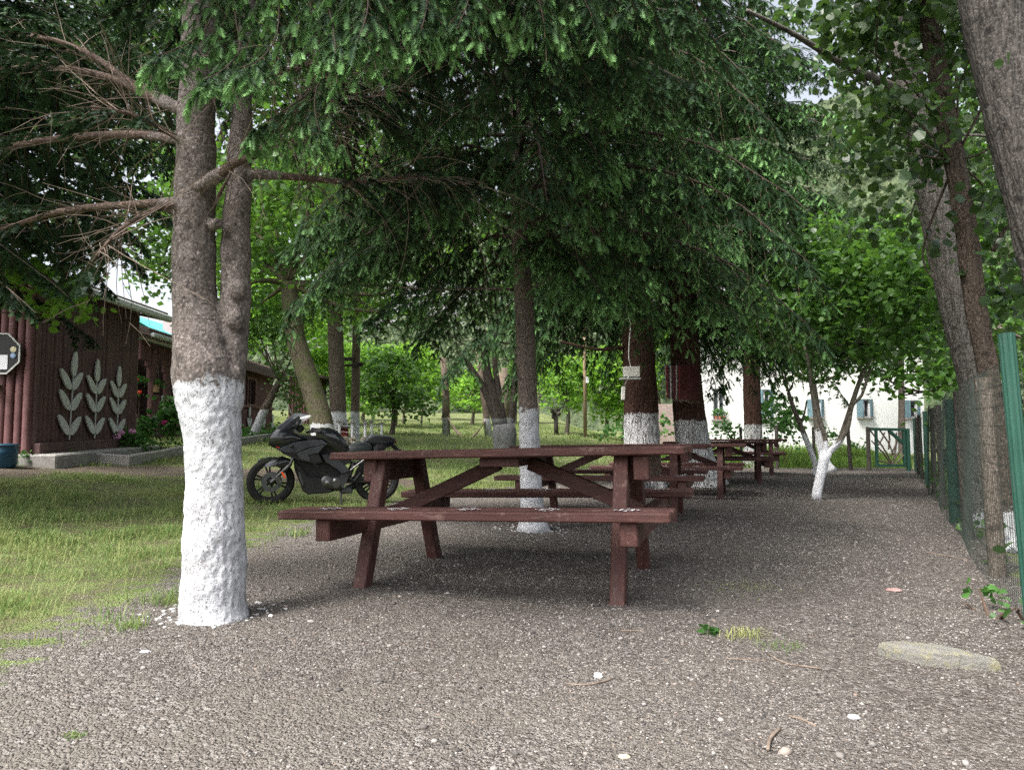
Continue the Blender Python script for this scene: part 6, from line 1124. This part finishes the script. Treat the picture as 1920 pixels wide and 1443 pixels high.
    c = G(1330, 1190); t = thing('weed', 'small upright green weed on the gravel left of the dry tuft', 'weed', c); pos = c + rg.normal(size=(26, 3)) * np.array([.016, .012, .012]) + UP * .022; V, r = leaf_tris(rg, pos, .035, True, .3, .6); tri_mesh('foliage', V, M_GARD, t, np.repeat(rg.random(26) * .5, r)); MB().tube([c, c + UP * .04], .002, 5).build('stem', M_TWIG, t)
    c = G(1890, 1160); shrub('broad leaved weeds sprouting at the foot of the near green fence post', 'weed', c, [(c + np.array([-.05, .2, .06]), (.16, .22, .06)), (c + np.array([0, -.1, .05]), (.1, .14, .05))], .05, 60, .04, 4, 77, stems=4)
    # lime splashes at the foot of the near trunks
    M_LIME = pmat('lime_splash', (.30, .29, .28), (.55, .55, .55), 60)
    for (px, py), rad, lb in (((402, 1150), .20, 'white lime splashed stones round the foot of the forked spruce'), ((1000, 992), .22, 'white lime splashed pebbles round the foot of the slender spruce')):
        c = G(px, py); m = MB(); rn = random.Random(int(px))
        for i in range(70):
            a_ = rn.uniform(0, 6.28); q = rad * (1 + abs(rn.gauss(0, .35))); x, y = c[0] + math.cos(a_) * q, c[1] + math.sin(a_) * q; m.ball((x, y, float(H(x, y)) + .003), rn.uniform(.003, .012), 6, (1.3, 1, .6), .2, rn)
        tag(m.build('lime_splash', M_LIME), lb, 'splash', kind='stuff')
make_small()
# ---------------------------------------------------------------- the motorcycle (local axes: x forwards, y to its own left, z up)
def make_bike():
    wb = 1.31; S = 1040 / wb; f_ = np.array([P(511, 800, 9.4)[0], 9.4]); r_ = np.array([P(706, 800, 9.78)[0], 9.78]); mid = (f_ + r_) / 2; hd = nrm(f_ - r_)
    root = thing('motorcycle', 'black faired sport motorcycle parked on the grass on its side stand', 'motorcycle', (mid[0], mid[1], float(H(*mid)) + .005), math.atan2(hd[1], hd[0])); root.rotation_euler = (R(-3.5), 0, math.atan2(hd[1], hd[0]))
    gloss = pmat('black_gloss_paint', (.006, .007, .009), (.010, .011, .013), 3, rough=.10, bump=0, spec=.8); satin = pmat('dark_grey_satin', (.030, .032, .037), (.042, .045, .051), 6, rough=.28, bump=0, spec=.5)
    matt = pmat('black_plastic', (.010, .010, .011), (.018, .018, .019), 30, rough=.6, bump=.1); rub = pmat('tyre_rubber', (.010, .010, .010), (.022, .021, .020), 40, rough=.85, bump=.3)
    metal = pmat('engine_metal', (.07, .07, .072), (.16, .16, .16), 20, rough=.35, bump=.2, metal=.8, spec=.5); steel = pmat('bright_steel', (.35, .35, .36), (.5, .5, .5), 20, rough=.3, bump=0, metal=1.0); alu = pmat('grey_alloy', (.10, .105, .11), (.16, .165, .17), 14, rough=.4, metal=.6, bump=.1)
    seatm = pmat('seat_vinyl', (.012, .015, .016), (.02, .024, .025), 30, rough=.5, bump=.1); red = pmat('red_mark', (.40, .03, .03), (.5, .05, .04), 5, bump=0); orange = pmat('orange_reflector', (.75, .09, .02), (.85, .12, .03), 5, rough=.25, bump=0); smoke = pmat('smoked_screen', (.025, .028, .034), (.04, .045, .052), 2, rough=.16, bump=0, spec=.5)
    X = lambda c: (905 - c) / S
    Z = lambda c, y: (1110 - (c - 385) * 70 / 1040 - y) / S
    q = lambda pts: [(X(a), Z(a, b)) for a, b in pts]
    def pillow(poly, w, taper=.75, y0=0.0, inset=.88, m=None):
        """panel: outline in side view, rounded over to both flanks at +-w"""
        pl = np.array(poly); 
        if np.sum(pl[:, 0] * np.roll(pl[:, 1], -1) - np.roll(pl[:, 0], -1) * pl[:, 1]) < 0: pl = pl[::-1]
        c = pl.mean(0); m = m or MB(); rings = [[(c[0] + (x - c[0]) * k, y0 + w * yy, c[1] + (z - c[1]) * k) for x, z in pl] for k, yy in ((inset, 1.0), (.97, .86), (1.0, taper * .8), (1.0, -taper * .8), (.97, -.86), (inset, -1.0))]; return m.loft(rings)
    def flanks(name, mat_, poly, y, th):
        for s in (1, -1): flank(poly, y, th, None, (s,)).build(name, mat_, root, True, True, 40)
    def flank(poly, y, th, m=None, sides=(1, -1)):
        """thin panel on both flanks"""
        m = m or MB()
        for s in sides:
            pl = np.array(poly); c = pl.mean(0); a_ = (np.roll(pl[:, 0], -1) * pl[:, 1] - pl[:, 0] * np.roll(pl[:, 1], -1)).sum(); pl = pl if (a_ > 0) == (s > 0) else pl[::-1]
            m.loft([[(x, s * (y - th), z) for x, z in pl], [(x, s * (y + th * .3), z) for x, z in pl], [(c[0] + (x - c[0]) * .93, s * (y + th), c[1] + (z - c[1]) * .93) for x, z in pl]])
        return m
    # wheels
    R0 = .292
    for x, w, steer, nm in ((wb / 2, .105, R(9), 'front_wheel'), (-wb / 2, .14, 0, 'rear_wheel')):
        c = np.array([x, 0, R0]); ax = np.array([-math.sin(steer), math.cos(steer), 0]); m = MB()
        m.lathe(c, [(R0 - .065, -w * .42), (R0 - .035, -w * .5), (R0 - .010, -w * .34), (R0, -w * .1), (R0, w * .1), (R0 - .010, w * .34), (R0 - .035, w * .5), (R0 - .065, w * .42), (R0 - .085, w * .3), (R0 - .085, -w * .3), (R0 - .065, -w * .42)], ax, 44, False); ty = m.build(nm, rub, root, True, True)
        m = MB(); m.lathe(c, [(R0 - .064, -w * .40), (R0 - .075, -w * .42), (R0 - .095, -w * .28), (R0 - .095, w * .28), (R0 - .075, w * .42), (R0 - .064, w * .40)], ax, 40, False)
        fx = np.array([math.cos(steer), math.sin(steer), 0])
        for k in range(6):
            a_ = 2 * math.pi * k / 6 + .3; d = fx * math.cos(a_) + UP * math.sin(a_)
            for s in (-.13, .13): d2 = fx * math.cos(a_ + s) + UP * math.sin(a_ + s); m.beam(c + d * .03, c + d2 * (R0 - .088), .022, .016, ax)
        m.lathe(c, [(.02, -.07), (.045, -.055), (.045, .055), (.02, .07)], ax, 14); m.build('rim', matt, ty, True, True, 35)
        m = MB(); m.lathe(c + ax * (.068 if x > 0 else -.07), [(.065, -.002), (.125, -.002), (.125, .002), (.065, .002), (.065, -.002)], ax, 30, False); m.build('brake_disc', alu, ty, True)
    zc = R0
    m = MB()
    for s in (-1, 1): m.tube([(X(610), s * .085, Z(610, 600)), (X(560), s * .085, Z(560, 700))], .02, 10).tube([(X(560), s * .085, Z(560, 700)), (wb / 2 - .01, s * .085, zc)], .027, 10)
    m.tube([(wb / 2, -.1, zc), (wb / 2, .1, zc)], .012, 8); fk = m.build('fork', metal, root, True, True, 50)
    MB().box((X(505), .118, Z(505, 800)), (.022, .012, .085), (math.cos(R(30)), 0, -math.sin(R(30))), (0, 1, 0)).build('reflector', orange, root, True)
    MB().box((X(455), .095, Z(455, 850)), (.06, .04, .09), (.9, 0, -.4)).build('brake_caliper', metal, fk, True)
    m = MB(); fr = []
    for k in range(13):
        a_ = R(58 + 84 * k / 12); c = np.array([wb / 2, 0, zc]); rr = R0 + .018; d = np.array([math.cos(a_), 0, math.sin(a_)]); wd = .072 * (1 - .4 * abs(k - 6) / 6); fr.append([c + d * (rr - .055) + np.array([0, -wd, 0]), c + d * (rr - .015) + np.array([0, -wd * .95, 0]), c + d * rr, c + d * (rr - .015) + np.array([0, wd * .95, 0]), c + d * (rr - .055) + np.array([0, wd, 0]), c + d * (rr - .02) + np.array([0, 0, 0])])
    m.loft(fr); flank(q([(330, 705), (400, 655), (490, 628), (575, 655), (585, 700), (500, 745), (430, 725), (310, 738)]), .078, .01, m); m.build('front_mudguard', gloss, root, True, True, 50)
    # front fairing, screen
    pillow(q([(355, 515), (368, 440), (385, 395), (440, 352), (530, 330), (610, 380), (720, 425), (640, 470), (540, 520), (440, 550), (385, 530)]), .19, .55, inset=.60).build('headlight_cowl', gloss, root, True, True, 50)
    m = MB(); rings = []
    for (cx, y, wd) in ((385, 405, .055), (440, 335, .115), (520, 255, .135), (595, 188, .105), (640, 178, .06)):
        rings.append([(X(cx) + (-.20 if cx < 600 else -.10) * abs(t) ** 1.7, wd * t, Z(cx, y) - .02 * abs(t) ** 2) for t in np.linspace(-1, 1, 9)])
    r2 = [[(x - .008, y, z - .006) for x, y, z in r] for r in rings]; n = 9; vs = [p for r in rings for p in r] + [p for r in r2 for p in r]; o_ = len(rings) * n; fs_ = []
    for i in range(len(rings) - 1):
        for k in range(n - 1): a_ = i * n + k; fs_ += [(a_, a_ + 1, a_ + n + 1, a_ + n), (o_ + a_ + n, o_ + a_ + n + 1, o_ + a_ + 1, o_ + a_)]
    m.add(vs, fs_); flank(q([(430, 400), (470, 345), (560, 262), (640, 200), (665, 262), (640, 300), (560, 345), (500, 390)]), .125, .008, m); m.build('windscreen', smoke, root, True, True, 40)
    flanks('headlight', pmat('headlight_glass', (.02, .022, .026), (.04, .042, .05), 8, rough=.05, bump=0, spec=.8), q([(395, 470), (470, 440), (560, 470), (520, 500), (420, 505)]), .135, .008)
    flanks('side_stripe', satin, q([(430, 548), (600, 470), (700, 445), (860, 428), (915, 462), (850, 480), (740, 505), (600, 575), (500, 570)]), .205, .016)
    pillow(q([(450, 556), (600, 480), (850, 440), (905, 470), (835, 575), (890, 650), (805, 672), (620, 640), (500, 590)]), .215, .9, inset=.93).build('side_fairing', gloss, root, True, True, 40)
    flanks('fairing_vent', satin, q([(620, 580), (740, 520), (900, 470), (830, 555), (730, 580), (760, 640), (720, 650), (640, 620)]), .222, .012)
    flanks('fairing_scoop', matt, q([(735, 585), (830, 565), (870, 640), (800, 660), (765, 640)]), .224, .006)
    pillow(q([(600, 660), (650, 690), (720, 790), (860, 800), (905, 910), (1000, 935), (960, 955), (740, 985), (690, 950), (640, 820)]), .15, .8, inset=.9).build('belly_pan', matt, root, True, True, 40)
    pillow(q([(600, 640), (900, 640), (1060, 740), (1010, 930), (730, 960), (650, 850), (605, 740)]), .10, .8, inset=.95).build('engine_shroud', matt, root, True)
    flanks('belly_vent', metal, q([(640, 760), (660, 760), (700, 880), (690, 900), (660, 840)]), .152, .01)
    # tank, seat, tail
    pillow(q([(800, 345), (860, 312), (940, 308), (1020, 335), (1085, 400), (1125, 470), (1130, 520), (1030, 545), (930, 500), (820, 440)]), .155, .5, inset=.62).build('fuel_tank', gloss, root, True, True, 50)
    pillow(q([(1110, 490), (1150, 465), (1250, 430), (1320, 425), (1370, 455), (1360, 520), (1200, 528), (1090, 545)]), .125, .6, inset=.85).build('rider_seat', seatm, root, True, True, 50)
    pillow(q([(1285, 420), (1340, 350), (1420, 345), (1560, 348), (1612, 372), (1600, 410), (1480, 420), (1370, 455)]), .105, .6, inset=.85).build('pillion_seat', seatm, root, True, True, 50)
    pillow(q([(1360, 470), (1430, 425), (1605, 385), (1590, 440), (1500, 480), (1430, 520), (1370, 525)]), .115, .6, inset=.85).build('tail_panel', gloss, root, True, True, 50)
    flanks('tail_trim', satin, q([(1370, 520), (1420, 430), (1425, 480), (1400, 520)]), .12, .008)
    m = MB(); pillow(q([(1540, 435), (1590, 425), (1640, 470), (1690, 490), (1680, 510), (1650, 512), (1630, 560), (1610, 560), (1615, 500)]), .05, .8, m=m); m.build('rear_mudguard', matt, root, True, True, 50)
    MB().box((X(1605), 0, Z(1605, 405)), (.03, .12, .035)).build('tail_lamp', pmat('tail_lens', (.12, .01, .01), (.2, .015, .015), 8, rough=.2, bump=0), root, True)
    # frame, engine, exhaust, swingarm
    pillow(q([(640, 400), (820, 400), (1110, 470), (1200, 530), (1150, 640), (1060, 700), (900, 640), (700, 620), (600, 560)]), .11, .8, inset=.95).build('inner_cover', matt, root, True)
    flanks('frame_spar', satin, q([(855, 575), (900, 560), (1000, 595), (1110, 680), (1145, 725), (1060, 760), (1050, 735), (960, 680), (890, 640)]), .15, .022)
    flanks('frame_plate', satin, q([(1060, 750), (1140, 725), (1130, 800), (1090, 880), (1060, 900), (1045, 820)]), .135, .02)
    m = MB(); m.box((X(960), 0, Z(960, 860)), (.30, .24, .20), bev=.03); m.box((X(880), 0, Z(880, 730)), (.16, .18, .20), (.85, 0, .5), bev=.02)
    for i in range(5): m.box((X(880) + .02 * i - .02, 0, Z(880, 735) + .03 * i - .05), (.17, .20, .01), (.85, 0, .5))
    m.lathe((X(925), .11, Z(925, 850)), [(.085, 0), (.085, .03), (.06, .045)], (0, 1, 0), 20); m.lathe((X(1010), .11, Z(1010, 860)), [(.07, 0), (.07, .025), (.05, .04)], (0, 1, 0), 20); m.build('engine', metal, root, True, True, 35)
    MB().lathe((X(922), .15, Z(922, 850)), [(.022, 0), (.022, .012), (.008, .016)], (0, 1, 0), 12).build('engine_cap', steel, root, True)
    m = MB()
    for s in (-1, 1): m.beam((X(1090), s * .10, Z(1090, 830)), (-wb / 2, s * .10, zc), .03, .055, bev=.008)
    m.build('swingarm', matt, root, True); MB().beam((X(1200), .1, Z(1200, 790)), (X(1370), .1, Z(1370, 800)), .03, .05).build('chain_guard', matt, root, True)
    m = MB(); m.tube([(X(1130), -.12, Z(1130, 930)), (X(1300), -.16, Z(1300, 850)), (X(1480), -.18, Z(1480, 760))], [.04, .055, .05], 14); m.box((X(1120), -.02, Z(1120, 935)), (.16, .16, .07), bev=.02); m.build('exhaust', alu, root, True, True, 40)
    m = MB()
    for s in (-1, 1): m.tube([(X(1180), s * .10, Z(1180, 690)), (X(1330), s * .09, Z(1330, 590)), (X(1500), s * .08, Z(1500, 480))], .014, 8).tube([(X(1150), s * .11, Z(1150, 720)), (X(1340), s * .1, Z(1340, 560))], .012, 8)
    m.tube([(X(1190), 0, Z(1190, 640)), (X(1130), 0, Z(1130, 830))], .035, 12); m.build('subframe', metal, root, True, True, 50)
    for s in (-1, 1): MB().tube([(X(1250), s * .12, Z(1250, 740)), (X(1185), s * .13, Z(1185, 830)), (X(1150), s * .13, Z(1140, 800)), (X(1160), s * .22, Z(1160, 800))], .013, 8).build('footpeg', matt, root, True)
    MB().tube([(X(1060), .10, Z(1060, 930)), (X(1062), .17, Z(1062, 1000)), (X(1060), .24, -.005)], [.014, .012, .012], 8).build('side_stand', matt, root, True)
    # handlebars, mirrors, dash
    m = MB()
    for s in (-1, 1): m.tube([(X(720), s * .06, Z(720, 370)), (X(800), s * .20, Z(800, 345)), (X(850), s * .30, Z(850, 345))], .014, 8); m.tube([(X(800), s * .20, Z(800, 345)), (X(850), s * .31, Z(850, 345))], .019, 10); m.tube([(X(770), s * .2, Z(770, 340)), (X(820), s * .32, Z(820, 355))], .006, 6); m.box((X(785), s * .19, Z(785, 340)), (.05, .05, .04), bev=.01)
    m.build('handlebar', matt, root, True, True, 50)
    for s in (-1, 1):
        m = MB(); m.tube([(X(560), s * .13, Z(560, 340)), (X(600), s * .26, Z(600, 300))], .009, 6); m.ball((X(625), s * .30, Z(625, 290)), .06, 10, (.45, 1.3, .75)); m.build('mirror', matt, root, True, True)
    MB().box((X(650), 0, Z(650, 330)), (.10, .2, .09), (.8, 0, .6), bev=.02).build('dashboard', matt, root, True)
    for s in (-1, 1): MB().tube([(X(560), s * .19, Z(560, 505)), (X(585), s * .27, Z(585, 510))], [.012, .018], 8).build('indicator', matt, root, True)
    # emblem and lettering on the cowl
    m = MB()
    for i in range(12):
        a0, a1 = 2 * math.pi * i / 12, 2 * math.pi * (i + 1) / 12; c = np.array([X(448), .176, Z(448, 512)])
        o = [c + np.array([math.cos(t) * rr, .0, math.sin(t) * rr * 1.35]) for rr in (.022, .015) for t in (a0, a1)]; m.add([o[0], o[1], o[3], o[2]] + [p + np.array([0, .006, 0]) for p in (o[0], o[1], o[3], o[2])], [(0, 1, 2, 3), (7, 6, 5, 4), (0, 4, 5, 1), (2, 6, 7, 3)])
    m.build('ring_emblem', red, root, True); m = MB(); rn = random.Random(2)
    for i in range(7): m.box((X(458) - i * .0105, .172, Z(458 + i * 9, 478)), (.007, .004, .011))
    m.build('lettering', M_WHITE, root, True)
make_bike()
